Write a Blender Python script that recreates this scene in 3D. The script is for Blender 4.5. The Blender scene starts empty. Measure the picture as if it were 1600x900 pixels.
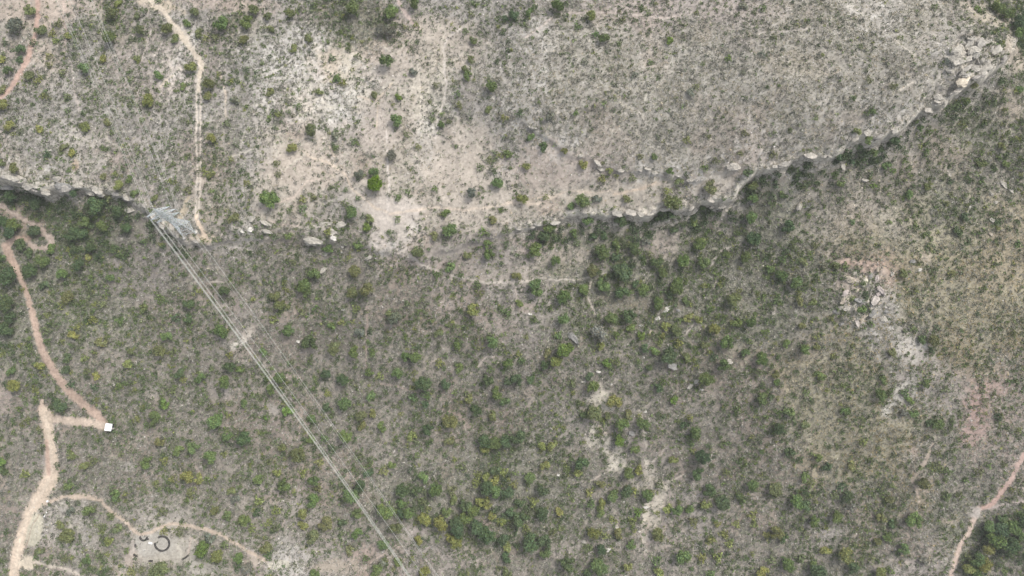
import bpy, math, random
import numpy as np
R = math.radians
random.seed(7)
rng = np.random.default_rng(7)
scene = bpy.context.scene

# ------------------------------------------------------------------ camera, sky, sun, exposure
CAM_H, TILT, FPX = 300.0, 11.6, 1066.7
cam_d = bpy.data.cameras.new('camera')
cam_d.sensor_width = 36.0
cam_d.lens = 24.0
cam_d.clip_start = 1.0
cam_d.clip_end = 12000.0
cam = bpy.data.objects.new('camera', cam_d)
scene.collection.objects.link(cam)
cam.location = (0, 0, CAM_H)
cam.rotation_euler = (R(TILT), 0, 0)
scene.camera = cam

SUN_EL, SUN_AZ = 57.0, 52.0      # azimuth clockwise from +Y: the light comes from the upper right of the picture
world = bpy.data.worlds.new('World')
scene.world = world
world.use_nodes = True
nt = world.node_tree
nt.nodes.clear()
sky = nt.nodes.new('ShaderNodeTexSky')
sky.sky_type = 'NISHITA'
sky.sun_disc = False
sky.sun_elevation = R(SUN_EL)
sky.sun_rotation = R(SUN_AZ)
sky.air_density = 1.0
sky.dust_density = 4.0
sky.ozone_density = 0.5
bg = nt.nodes.new('ShaderNodeBackground')
bg.inputs['Strength'].default_value = 0.15
out = nt.nodes.new('ShaderNodeOutputWorld')
hs = nt.nodes.new('ShaderNodeHueSaturation')          # thin cloud cover takes most of the blue out of the sky light
hs.inputs['Saturation'].default_value = 0.4
nt.links.new(sky.outputs[0], hs.inputs['Color'])
nt.links.new(hs.outputs[0], bg.inputs[0])
nt.links.new(bg.outputs[0], out.inputs[0])

sun_d = bpy.data.lights.new('sun', 'SUN')
sun_d.energy = 1.45
sun_d.angle = R(16)
sun_d.color = (1.0, 0.955, 0.90)
sun = bpy.data.objects.new('sun', sun_d)
scene.collection.objects.link(sun)
sun.rotation_euler = (R(90 - SUN_EL), 0, R(180 - SUN_AZ))
sun.location = (0, 0, 200)

scene.view_settings.view_transform = 'Standard'
scene.view_settings.look = 'None'
scene.view_settings.gamma = 1.0
scene.view_settings.exposure = 0.62
scene.render.film_transparent = False

# ------------------------------------------------------------------ noise and survey helpers
_LAT = [rng.random((256, 256)).astype(np.float32) for _ in range(8)]
def vnoise(x, y, s, k=0):
    g = _LAT[k % 8]
    x = np.asarray(x) / s + 17.3 * k; y = np.asarray(y) / s + 31.7 * k
    xi = np.floor(x).astype(np.int64); yi = np.floor(y).astype(np.int64)
    fx = x - xi; fy = y - yi
    fx = fx * fx * (3 - 2 * fx); fy = fy * fy * (3 - 2 * fy)
    a = g[xi % 256, yi % 256]; b = g[(xi + 1) % 256, yi % 256]
    c = g[xi % 256, (yi + 1) % 256]; d = g[(xi + 1) % 256, (yi + 1) % 256]
    return (a * (1 - fx) + b * fx) * (1 - fy) + (c * (1 - fx) + d * fx) * fy
def fbm(x, y, s, k=0, o=4):
    t = 0; a = 1.0; n = 0
    for i in range(o):
        t = t + a * vnoise(x, y, s / 2 ** i, k + i); n += a; a *= 0.55
    return t / n
def sm(x, a, b):
    t = np.clip((x - a) / (b - a), 0, 1)
    return t * t * (3 - 2 * t)

ct, st = math.cos(R(TILT)), math.sin(R(TILT))
def ray(u, v):
    a = (np.asarray(u, float) - 800) / FPX; b = (450 - np.asarray(v, float)) / FPX
    return np.stack([a, b * ct + st, b * st - ct], -1)
def at_height(u, v, z):
    d = ray(u, v); s = (np.asarray(z, float) - CAM_H) / d[..., 2]
    return np.stack([d[..., 0] * s, d[..., 1] * s, np.broadcast_to(z, s.shape)], -1)
def survey(x, y, z):
    dx, dy, dz = x, y, z - CAM_H
    depth = dy * st - dz * ct
    return 800 + FPX * dx / depth, 450 - FPX * (dy * ct + dz * st) / depth

# ------------------------------------------------------------------ relief: control heights (u, v, z), then the broken brink lines
CTRL = [(-150,-60,-6),(0,0,-6),(0,150,-4),(0,260,-2),(150,0,-4),(150,150,-3),(150,290,0),(300,0,0),(300,150,0),(300,350,0),
 (450,0,1),(450,180,1),(450,340,0),(600,0,3),(600,150,1),(600,330,-1),(600,385,-2),(700,60,5),(700,200,1),(700,330,0),
 (800,0,8),(780,120,10),(850,180,12),(850,260,3),(900,320,1),(1000,0,11),(1000,120,16),(950,220,12),(1000,300,2),
 (1150,60,20),(1150,180,17),(1130,250,11),(1300,0,20),(1300,120,22),(1250,230,16),(1420,30,23),(1420,150,24),(1540,80,25),(1560,0,17),(1700,-60,0),(1700,90,-2),
 (-150,400,-14),(0,340,-4),(0,450,-16),(100,360,-6),(150,450,-17),(0,600,-34),(150,600,-31),(280,450,-12),(400,450,-14),(550,450,-14),(700,460,-13),(850,420,-8),
 (400,600,-32),(600,600,-34),(800,600,-31),(1000,380,-4),(1000,500,-17),(1000,650,-38),(1150,360,-2),(1200,500,-14),(1200,650,-34),
 (1300,300,6),(1350,400,-4),(1400,550,-20),(1450,250,8),(1550,250,0),(1600,400,-12),(1600,600,-36),(1750,500,-36),(1750,250,-16),
 (0,760,-48),(-150,800,-54),(150,800,-50),(300,850,-54),(450,780,-51),(600,860,-60),(800,760,-52),(800,900,-66),(1000,850,-62),(1200,850,-60),(1400,800,-54),(1600,850,-64),(1750,900,-70),
 (0,980,-62),(400,1000,-66),(800,1020,-76),(1200,1000,-74),(1600,1000,-76)]
_C = np.array(CTRL, float)
_dome = (_C[:, 0] > 770) & (_C[:, 0] < 1560) & (_C[:, 1] < 235) & (_C[:, 2] > 9)
_C[_dome, 2] = 9 + (_C[_dome, 2] - 9) * 1.5
_CP = at_height(_C[:, 0], _C[:, 1], _C[:, 2])
def _phi(r): return np.sqrt(r * r + 30.0 ** 2)
_m = np.sqrt(((_CP[:, None, :2] - _CP[None, :, :2]) ** 2).sum(-1))
_A = np.zeros((len(_C) + 3,) * 2); _A[:len(_C), :len(_C)] = _phi(_m) - np.eye(len(_C)) * 4
_A[:len(_C), -3:] = np.c_[np.ones(len(_C)), _CP[:, :2] / 100]; _A[-3:, :len(_C)] = _A[:len(_C), -3:].T
_W = np.linalg.solve(_A, np.r_[_CP[:, 2], 0, 0, 0])
def broad(x, y):
    x = np.asarray(x, float); y = np.asarray(y, float)
    xc = np.clip(x, -380, 380); yc = np.clip(y, -150, 280)
    z = _W[-3] + _W[-2] * xc / 100 + _W[-1] * yc / 100
    for i in range(len(_C)):
        z = z + _W[i] * _phi(np.hypot(xc - _CP[i, 0], yc - _CP[i, 1]))
    return np.clip(z, -95, 40)

BRINK = [(-200,262,12),(-80,270,12),(0,276,12),(25,279,12),(40,290,12),(70,295,12),(110,291,12),(150,297,10),(185,306,8),(215,318,5),(250,350,3.5),(290,380,3),(340,383,2.5),
 (400,374,2.5),(440,370,2.5),(480,378,3),(520,384,3),(560,380,2),(600,393,1.2),(660,402,1.2),(720,386,1.8),(760,372,3),(800,358,5),(845,352,6),(860,342,6.5),(905,333,6.5),(950,335,6.5),
 (1012,332,6.5),(1045,325,6.5),(1080,330,6.5),(1095,316,7.5),(1150,301,8),(1158,284,8),(1176,271,7.5),(1200,263,7.5),(1270,247,8),(1300,243,8.5),(1335,221,8.5),(1380,213,8.5),(1400,203,9),
 (1440,177,9.5),(1474,160,10),(1492,145,11),(1530,127,12),(1566,100,11),(1588,62,8),(1596,25,6),(1592,-20,4),(1585,-80,2),(1570,-180,1)]
LEDGE = [(770,172,0),(800,180,.6),(835,203,1.6),(870,228,1.2),(900,248,.8),(950,262,1.8),(1020,266,1.0),(1066,281,2.2),(1102,277,2.4),(1145,262,2.4),(1172,262,1.0),(1190,255,0)]
def _world_line(L):
    L = np.array(L, float)
    x = np.zeros(len(L)); y = np.zeros(len(L)); z = np.zeros(len(L))
    for _ in range(14):
        p = at_height(L[:, 0], L[:, 1], z); x, y = p[:, 0], p[:, 1]
        z = 0.5 * z + 0.5 * broad(x, y)
    # the brink is densified and made uneven so that it reads as broken rock
    t = np.r_[0, np.cumsum(np.hypot(np.diff(x), np.diff(y)))]
    tt = np.arange(0, t[-1], 2.2)
    X, Y, H = np.interp(tt, t, x), np.interp(tt, t, y), np.interp(tt, t, L[:, 2])
    Y = Y + (vnoise(tt, tt * 0, 7, 1) - .5) * 3.4 + (vnoise(tt, tt * 0, 2.6, 2) - .5) * 1.8
    H = H * (0.6 + .65 * sm(fbm(tt, tt * 0, 26, 3, 3), .3, .7))
    return X, Y, H
BR, LG = _world_line(BRINK), _world_line(LEDGE)
def signed(x, y, line, reach=110):
    X, Y, H = line
    best = np.full(x.shape, 1e9); sg = np.ones(x.shape); hh = np.zeros(x.shape)
    for i in range(len(X) - 1):
        m = (x > min(X[i], X[i+1]) - reach) & (x < max(X[i], X[i+1]) + reach) & (y > min(Y[i], Y[i+1]) - reach) & (y < max(Y[i], Y[i+1]) + reach)
        if not m.any(): continue
        ax, ay = X[i+1] - X[i], Y[i+1] - Y[i]; px, py = x[m] - X[i], y[m] - Y[i]
        t = np.clip((px * ax + py * ay) / (ax * ax + ay * ay + 1e-9), 0, 1)
        d = np.hypot(px - t * ax, py - t * ay); s = np.sign(ax * py - ay * px)
        kd = d - 2e-3 * np.abs(ax * py - ay * px) / (math.hypot(ax, ay) + 1e-9)
        k = kd < best[m]
        idx = np.nonzero(m.ravel())[0][k] if m.ndim == 1 else np.flatnonzero(m)[k]
        best.ravel()[idx] = kd[k]; sg.ravel()[idx] = s[k]; hh.ravel()[idx] = (H[i] * (1 - t) + H[i+1] * t)[k]
    return best * sg, hh
# one fine patch where the photograph looks, growing coarse towards the horizon
def axis(a, b, step, far):
    mid = np.arange(a, b + step / 2, step)
    g = [step]; 
    while sum(g) < far: g.append(g[-1] * 1.16)
    ext = np.cumsum(g[1:])
    return np.r_[(a - ext)[::-1], mid, b + ext]
STEP = 0.5
GX, GY = axis(-302, 302, STEP, 3500), axis(-112, 228, STEP, 3500)
NX, NY = len(GX), len(GY)
XX, YY = np.meshgrid(GX, GY)
cx = np.arange(-400, 401, 4.0); cy = np.arange(-170, 301, 4.0)
CX, CY = np.meshgrid(cx, cy); CZ = broad(CX, CY)
def bil(gx0, gy0, s, A, x, y):
    fx = np.clip((x - gx0) / s, 0, A.shape[1] - 1.001); fy = np.clip((y - gy0) / s, 0, A.shape[0] - 1.001)
    i = fx.astype(int); j = fy.astype(int); fx = fx - i; fy = fy - j
    if A.ndim == 3: fx = fx[..., None]; fy = fy[..., None]
    return (A[j, i] * (1 - fx) + A[j, i+1] * fx) * (1 - fy) + (A[j+1, i] * (1 - fx) + A[j+1, i+1] * fx) * fy
Z = bil(-400, -170, 4.0, CZ, XX, YY)
dB, hB = signed(XX, YY, BR)
dL, hL = signed(XX, YY, LG)
def even_height(line):
    # step height as a field without jumps: each stretch of the brink counts by closeness
    X, Y, H = line; w_ = 0; t_ = 0
    for i in range(0, len(X), 2):
        k_ = 1 / (np.hypot(CX - X[i], CY - Y[i]) + 4) ** 4; w_ = w_ + k_; t_ = t_ + k_ * H[i]
    return bil(-400, -170, 4.0, t_ / w_, XX, YY)
hB = even_height(BR); hL = np.where(hL > 0, even_height(LG), 0) * (np.abs(dL) < 1e8)
wob = (fbm(XX, YY, 5, 2, 3) - .5) * 2.4
def drop(d, h):
    # upper half nearly sheer, a short talus apron below, fading back into the slope
    # (rounded rim, then a nearly sheer face)
    w = 0.12 * h + 0.5
    e = -(d + wob)
    f = 0.14 * sm(e, -1.2, 0.6) + 0.68 * sm(e, 0.2, 0.2 + w) + 0.18 * sm(e, w, w + 1.1 * h)
    return f * h * (1 - sm(-d, 12, 30 + 6 * h))
Z = Z - drop(dB, hB) - drop(dL, hL) * sm(hL, 0, 1)
face = sm(-dB, -4.5, -1.0) * (1 - sm(-dB, 0.3 * hB + 1.0, 0.6 * hB + 2)) * sm(hB, 1.8, 4)
faceL = sm(-dL, -4, 0) * (1 - sm(-dL, 2.5, 5)) * sm(hL, 1.5, 3.5)
UU, VV = survey(XX, YY, Z)
def blob(u, v, cu, cv, ru, rv, a=0, soft=.35):
    c, s = math.cos(R(a)), math.sin(R(a)); du = u - cu; dv = v - cv
    e = np.hypot((du * c + dv * s) / ru, (-du * s + dv * c) / rv)
    return 1 - sm(e + (fbm(u, v, 16, 5, 3) - .5) * .7, 1 - soft, 1 + soft)
crag = blob(UU, VV, 1526, 86, 58, 40, -35, .6)
crag2 = blob(UU, VV, 1345, 462, 34, 46, 20) * .8 + blob(UU, VV, 500, 366, 28, 14, 0) * .6 + blob(UU, VV, 400, 352, 40, 14, 0) * .5
ridge = 1 - np.abs(fbm(XX, YY, 9, 3, 4) * 2 - 1) * 2
rock = np.clip(face + faceL * .8 + crag + crag2 + .55 * sm(-dB, -16, -6) * (dB > 0) * sm(hB, 3, 5) * sm(fbm(XX, YY, 6, 2, 3), .42, .6) + .45 * blob(UU, VV, 1000, 190, 160, 60) * sm(fbm(XX, YY, 12, 1), .5, .62), 0, 1)
strata = np.floor((fbm(XX, YY, 11, 1, 3) * 9 + .3 * ridge)) / 9 - .25
Z = Z + crag * (1.6 + 2.6 * strata + 2.2 * ridge) + crag2 * (2.2 * ridge + 4.0 * strata) + face * 1.6 * strata
Z = Z + (fbm(XX, YY, 26, 4, 5) - .5) * 2.4 + (fbm(XX, YY, 1.9, 5, 2) - .5) * (.35 + 1.7 * rock)
far = sm(np.maximum(np.maximum(np.abs(XX) - 380, YY - 280), -YY - 150), 0, 900)
Z = Z + far * (fbm(XX, YY, 700, 6, 4) - .5) * 130
Z = Z.astype(np.float64)
i0, j0 = int(np.searchsorted(GX, -302 - 1e-6)), int(np.searchsorted(GY, -112 - 1e-6))
ZF = Z[j0:j0 + int(340 / STEP) + 1, i0:i0 + int(604 / STEP) + 1]
def ground(x, y): return bil(-302, -112, STEP, ZF, np.asarray(x, float), np.asarray(y, float))
def hit(u, v, lift=0.0):
    """where the sight line through survey point (u, v) meets the ground (raised by lift)"""
    u = np.atleast_1d(np.asarray(u, float)); v = np.atleast_1d(np.asarray(v, float))
    d = ray(u, v); zs = np.linspace(60, -110, 682)
    s = (zs[None] - CAM_H) / d[:, 2:3]
    x = d[:, :1] * s; y = d[:, 1:2] * s
    g = ground(x, y) + np.asarray(lift).reshape(-1, 1) * np.ones_like(x)
    k = np.argmax(zs[None] <= g, axis=1); n = np.arange(len(u))
    k = np.maximum(k, 1); a = zs[k-1] - g[n, k-1]; b = g[n, k] - zs[k]; t = a / np.maximum(a + b, 1e-6)
    X = x[n, k-1] * (1 - t) + x[n, k] * t; Y = y[n, k-1] * (1 - t) + y[n, k] * t
    return X, Y, ground(X, Y)

# ------------------------------------------------------------------ what covers the ground: 50-unit survey cells
ROWS = ["ppmdmmmdmmddmmmmmllllmllgggkggld",
        "mpmmmwmmwwwppppmkggggggggggggkky",
        "mmmsmwmmwwwwppmgkggggggggggggkkd",
        "mmmmmmmmmwwppwmmkggggggggggkksdy",
        "mmllmmsmpplppwpmkkgggggkkgkkyydd",
        "kklllmsmpppppppmppmmkkkkkyyyydds",
        "rdddlmpmppmmpppppppppplddyyyoddo",
        "ddddsllwsssswplllssssldsdyoooooo",
        "dddssssssssssllllssddssddssroooo",
        "ddddssslsssssslllldddlsdddskoooo",
        "ddddssslsssssssslldddssdsyoksooo",
        "dsssssssssssssssssssssssooooloos",
        "sssssssssssssssssslsssssoooollrs",
        "slsssssslsssssssslslssssooooosrs",
        "slssssssssssssdddssslssssooossss",
        "ssssssssllssddsdddssslsssssdosss",
        "lwsslplssllssdddssssslssslsssdds",
        "slmsppdlwllrllsssssslsssssdsllds"]
# the bushy hollow under the cliff: (row, first column, last column, cover)
for q_, a_, b_, k_ in ((7, 17, 19, 'd'), (7, 21, 24, 'd'), (8, 17, 25, 'd'), (9, 18, 25, 'd'), (10, 17, 24, 'd')): ROWS[q_] = ROWS[q_][:a_] + k_ * (b_ - a_ + 1) + ROWS[q_][b_ + 1:]
for r_ in ROWS: assert len(r_) == 32, (r_, len(r_))
SOIL = dict(p=(.335,.304,.258), w=(.42,.40,.365), m=(.275,.258,.235), l=(.275,.248,.222), g=(.275,.258,.222), k=(.325,.305,.272),
            s=(.245,.22,.186), d=(.215,.208,.162), o=(.255,.235,.17), y=(.285,.26,.218), r=(.31,.245,.20))
SCRUB = dict(p=.30, w=.42, m=.62, l=.55, g=.75, k=.5, s=1.0, d=1.0, o=1.0, y=.8, r=.4)      # share of ground under dry scrub
GREEN = dict(p=.20, w=.26, m=.42, l=.42, g=.11, k=.12, s=.72, d=1.0, o=.5, y=.36, r=.3)    # share of low green shrubs
STRAW = dict(p=.3, w=.15, m=.2, l=.3, g=.85, k=.6, s=.12, d=.25, o=.75, y=.8, r=.4)
STONE = dict(p=.15, w=1, m=.4, l=.25, g=.5, k=.9, s=.06, d=.05, o=.08, y=.25, r=.1)
def field(tab, n=1):
    a = np.array([[tab[c] for c in r_] for r_ in ROWS], float)
    return a if a.ndim == 3 else a[..., None]
U0, V0, UW, VH = -180, -160, 1960, 1240
uu, vv = np.meshgrid(np.arange(U0, U0 + UW), np.arange(V0, V0 + VH))
uu = uu.astype(np.float32); vv = vv.astype(np.float32)
wu = uu + (fbm(uu, vv, 60, 0, 4) - .5) * 95; wv = vv + (fbm(uu, vv, 60, 3, 4) - .5) * 95
def lay(tab): return bil(25, 25, 50, field(tab), wu, wv).astype(np.float32)
soil = lay(SOIL); scrub_f = lay(SCRUB)[..., 0]; green_f = lay(GREEN)[..., 0]; straw_f = lay(STRAW)[..., 0]; stone_f = lay(STONE)[..., 0]
tone = fbm(uu, vv, 45, 2, 5)[..., None] - .5
soil = soil * (1 + tone * .5)
pink = sm(fbm(uu, vv, 80, 4, 4), .48, .68)[..., None]
soil = soil * (1 - pink * np.array([-.03, .03, .05]))
bare = np.zeros(uu.shape, np.float32)                     # where nothing grows
ident = np.zeros(uu.shape, np.uint8)                      # 1 dirt track, 2 footpath, 3 clearing
edge = (fbm(uu, vv, 7, 6, 3) - .5)
def stroke(pts, width, col, idn=2, strength=1.0, rough=.6, soft=.35, keep=0.0):
    pts = np.array(pts, float)
    if pts.shape[1] == 2: pts = np.c_[pts, np.full(len(pts), width)]
    W = pts[:, 2].max()
    a0, a1 = int(pts[:, 0].min() - W * 2 - 4 - U0), int(pts[:, 0].max() + W * 2 + 4 - U0)
    b0, b1 = int(pts[:, 1].min() - W * 2 - 4 - V0), int(pts[:, 1].max() + W * 2 + 4 - V0)
    a0, b0 = max(a0, 0), max(b0, 0); a1, b1 = min(a1, UW), min(b1, VH)
    if a1 <= a0 or b1 <= b0: return
    u, v, e = uu[b0:b1, a0:a1], vv[b0:b1, a0:a1], edge[b0:b1, a0:a1]
    if W < 12: u = u + (fbm(u, v, 22, 1, 2) - .5) * 5; v = v + (fbm(u, v, 22, 2, 2) - .5) * 5
    best = np.full(u.shape, 1e9)
    for p, q in zip(pts[:-1], pts[1:]):
        ax, ay = q[0] - p[0], q[1] - p[1]
        t = np.clip(((u - p[0]) * ax + (v - p[1]) * ay) / (ax * ax + ay * ay + 1e-6), 0, 1)
        d = np.hypot(u - p[0] - t * ax, v - p[1] - t * ay) / (.5 * (p[2] * (1 - t) + q[2] * t))
        best = np.minimum(best, d)
    m = 1 - sm(best + e * rough * 2, 1 - soft, 1 + soft)
    paint(m, col, idn, strength, (slice(b0, b1), slice(a0, a1)))
def patch(cu, cv, ru, rv, col, a=0, idn=0, strength=1.0, soft=.35, rough=1.0, clear=1.0):
    w = max(ru, rv) * 2 + 6
    a0, a1 = int(max(cu - w - U0, 0)), int(min(cu + w - U0, UW)); b0, b1 = int(max(cv - w - V0, 0)), int(min(cv + w - V0, VH))
    u, v = uu[b0:b1, a0:a1], vv[b0:b1, a0:a1]
    c, s = math.cos(R(a)), math.sin(R(a)); du = u - cu; dv = v - cv
    e = np.hypot((du * c + dv * s) / ru, (-du * s + dv * c) / rv)
    m = 1 - sm(e + (fbm(u, v, 14, 5, 4) - .5) * 1.3 * rough, 1 - soft, 1 + soft)
    paint(m, col, idn, strength, (slice(b0, b1), slice(a0, a1)), clear)
def paint(m, col, idn, strength, sl, clear=1.0):
    mm = (m * strength)[..., None].astype(np.float32)
    n = 1 + (fbm(uu[sl], vv[sl], 9, 3, 3)[..., None] - .5) * .28
    soil[sl] = soil[sl] * (1 - mm) + np.array(col, np.float32) * (np.array([.90, .90, .89], np.float32) if idn in (1, 2) else np.array([.785, .80, .775], np.float32)) * n * mm
    bare[sl] = np.maximum(bare[sl], m * min(strength * 1.25, 1) * clear * (1 if idn else .72))
    if idn: ident[sl] = np.where(m > .5, idn, ident[sl])
RED, PINKT, CREAM, TAN, PALE = (.41,.29,.235), (.46,.35,.295), (.60,.49,.385), (.52,.44,.355), (.58,.53,.455)
GREYD, PINKG = (.44,.40,.365), (.45,.37,.325)
# bare ground, washes and pale patches
patch(55, 12, 95, 26, (.45,.375,.325), 0, strength=.8); patch(345, 6, 75, 12, PINKG, 4, strength=.8); patch(245, 4, 40, 14, TAN, 20)
patch(700, 55, 60, 26, (.45,.39,.34), 15, strength=.7); patch(1100, 12, 160, 16, (.43,.37,.345), 2, strength=.55, clear=.6)
patch(525, 95, 34, 30, TAN, 0, strength=.7); patch(620, 110, 40, 34, (.46,.41,.37), 0, strength=.7)
patch(555, 125, 22, 60, PALE, -15, strength=.55, clear=.4); patch(675, 150, 30, 60, PALE, 0, strength=.55, clear=.4); patch(480, 160, 40, 30, PALE, 20, strength=.4, clear=.3)
patch(590, 190, 34, 40, (.46,.40,.36), 0, strength=.8); patch(470, 262, 55, 34, (.46,.395,.345), 10, strength=.85); patch(715, 250, 60, 50, (.47,.41,.36), -20, strength=.85)
patch(610, 335, 46, 28, (.52,.46,.42), 0, strength=.95, idn=3); patch(595, 372, 17, 22, (.52,.46,.42), 5, strength=1); patch(735, 345, 50, 20, (.50,.44,.385), 0, strength=.8)
patch(860, 262, 70, 36, (.45,.38,.34), 5, strength=.8); patch(960, 305, 70, 24, (.48,.42,.36), 0, strength=.8); patch(1120, 285, 30, 16, (.52,.46,.40), -20, strength=.85)
patch(740, 310, 60, 16, (.48,.42,.37), 0, strength=.8); patch(560, 300, 30, 24, (.45,.40,.36), 0, strength=.5); patch(790, 430, 60, 14, (.43,.375,.33), 0, strength=.6)
patch(905, 400, 45, 16, (.42,.355,.315), 10, strength=.5); patch(820, 480, 16, 8, PINKG, 0, strength=.7); patch(1040, 380, 40, 16, (.41,.345,.31), -30, strength=.45)
patch(318, 372, 22, 8, CREAM, 5, strength=.85); patch(286, 332, 5, 13, (.56,.47,.36), 25, strength=.9); patch(292, 313, 3, 10, (.56,.47,.36), 30, strength=.9)
patch(376, 534, 18, 6, (.60,.55,.49), -35, strength=1); patch(385, 523, 6, 16, (.56,.49,.43), 45, strength=.9)
patch(1345, 415, 36, 9, (.43,.31,.26), 10, strength=.7); patch(1325, 445, 15, 20, (.47,.38,.32), 0, strength=.6); patch(1385, 430, 18, 14, (.42,.33,.28), 0, strength=.5); patch(1445, 400, 10, 9, (.5,.42,.35), 0, strength=.6)
patch(1425, 545, 24, 20, (.50,.46,.42), 35, strength=.9, clear=.95); patch(1450, 560, 30, 9, (.45,.40,.37), 20, strength=.6, clear=.7); patch(1400, 622, 10, 32, (.58,.54,.49), 35, strength=.8, clear=.6); patch(1427, 600, 8, 24, (.45,.42,.38), 10, strength=.6, clear=.6)
patch(1525, 650, 20, 46, (.40,.275,.25), 10, strength=.8, clear=.6); patch(1545, 610, 32, 13, (.41,.29,.26), 0, strength=.65, clear=.5); patch(1575, 652, 30, 8, (.40,.29,.26), 0, strength=.4, clear=.4)
patch(1428, 706, 8, 8, (.48,.36,.31), 0, strength=.7); patch(1482, 812, 20, 7, (.46,.36,.30), 10, strength=.5); patch(1300, 830, 26, 22, (.38,.345,.33), 0, strength=.5, clear=.6)
patch(940, 628, 19, 16, (.58,.525,.45), 15, strength=.9); patch(926, 682, 9, 17, (.58,.525,.45), 10, strength=.9); patch(962, 730, 14, 9, (.58,.525,.45), 0, strength=.9); patch(955, 704, 22, 13, (.56,.51,.445), 45, strength=.75, clear=.6)
patch(1025, 790, 13, 44, (.57,.505,.43), 20, strength=.85, clear=.85); patch(1015, 740, 12, 18, (.48,.42,.36), 0, strength=.6); patch(1008, 840, 9, 26, (.45,.37,.32), 0, strength=.7)
patch(890, 860, 30, 12, (.43,.38,.35), -15, strength=.5); patch(725, 870, 30, 20, (.42,.36,.33), 0, strength=.5, clear=.6); patch(650, 828, 20, 8, (.43,.37,.345), 20, strength=.7); patch(760, 818, 9, 6, (.42,.33,.31), -20, strength=.9)
patch(570, 862, 40, 14, (.44,.345,.305), -30, strength=.55); patch(530, 885, 40, 10, (.46,.39,.325), 0, strength=.8); patch(443, 882, 14, 6, (.58,.54,.46), 0, strength=.9); patch(425, 884, 6, 6, PALE); patch(402, 872, 9, 10, (.5,.42,.36), 0); patch(470, 870, 14, 8, (.46,.42,.40), 0, strength=.7)
patch(425, 640, 14, 12, (.46,.42,.385), 20, strength=.6, clear=.6); patch(345, 610, 14, 14, (.40,.36,.34), 10, strength=.5, clear=.6); patch(200, 728, 14, 8, (.46,.43,.40), 20, strength=.6, clear=.5)
patch(262, 858, 50, 25, (.46,.42,.37), 5, strength=.85, soft=.5, rough=1.3, idn=3); patch(235, 848, 30, 18, (.45,.42,.385), 0, strength=.7); patch(318, 888, 34, 12, (.45,.41,.37), 0, strength=.7); patch(205, 875, 10, 16, PINKG, 0, strength=.7)
patch(110, 815, 50, 36, (.39,.36,.335), 0, strength=.6, clear=.35); patch(250, 800, 50, 14, (.40,.365,.335), 0, strength=.5, clear=.4)
patch(5, 618, 14, 30, (.42,.34,.31), 0, strength=.6); patch(140, 388, 60, 40, (.20,.185,.165), 20, strength=.3, clear=0)
patch(215, 425, 48, 40, (.30,.265,.245), 25, strength=.85, clear=.35); patch(500, 520, 80, 30, (.235,.205,.185), 0, strength=.6, clear=.2)
patch(135, 260, 30, 24, (.47,.43,.39), 0, strength=.6, clear=.6); patch(125, 218, 34, 14, (.47,.43,.39), 10, strength=.7, clear=.8); patch(117, 258, 6, 8, (.52,.39,.30), 0, strength=.8); patch(700, 395, 40, 12, (.33,.30,.275), 0, strength=.6, clear=.7)
patch(1545, 28, 45, 11, (.44,.38,.31), 28, strength=.85); patch(1583, 80, 11, 40, (.42,.36,.30), -10, strength=.8)
patch(1250, 100, 60, 22, (.42,.36,.29), 5, strength=.4, clear=.2); patch(1330, 185, 28, 10, (.46,.40,.35), 15, strength=.6, clear=.6)
patch(1508, 125, 17, 9, (.52,.45,.34), -35, strength=.9)
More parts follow.
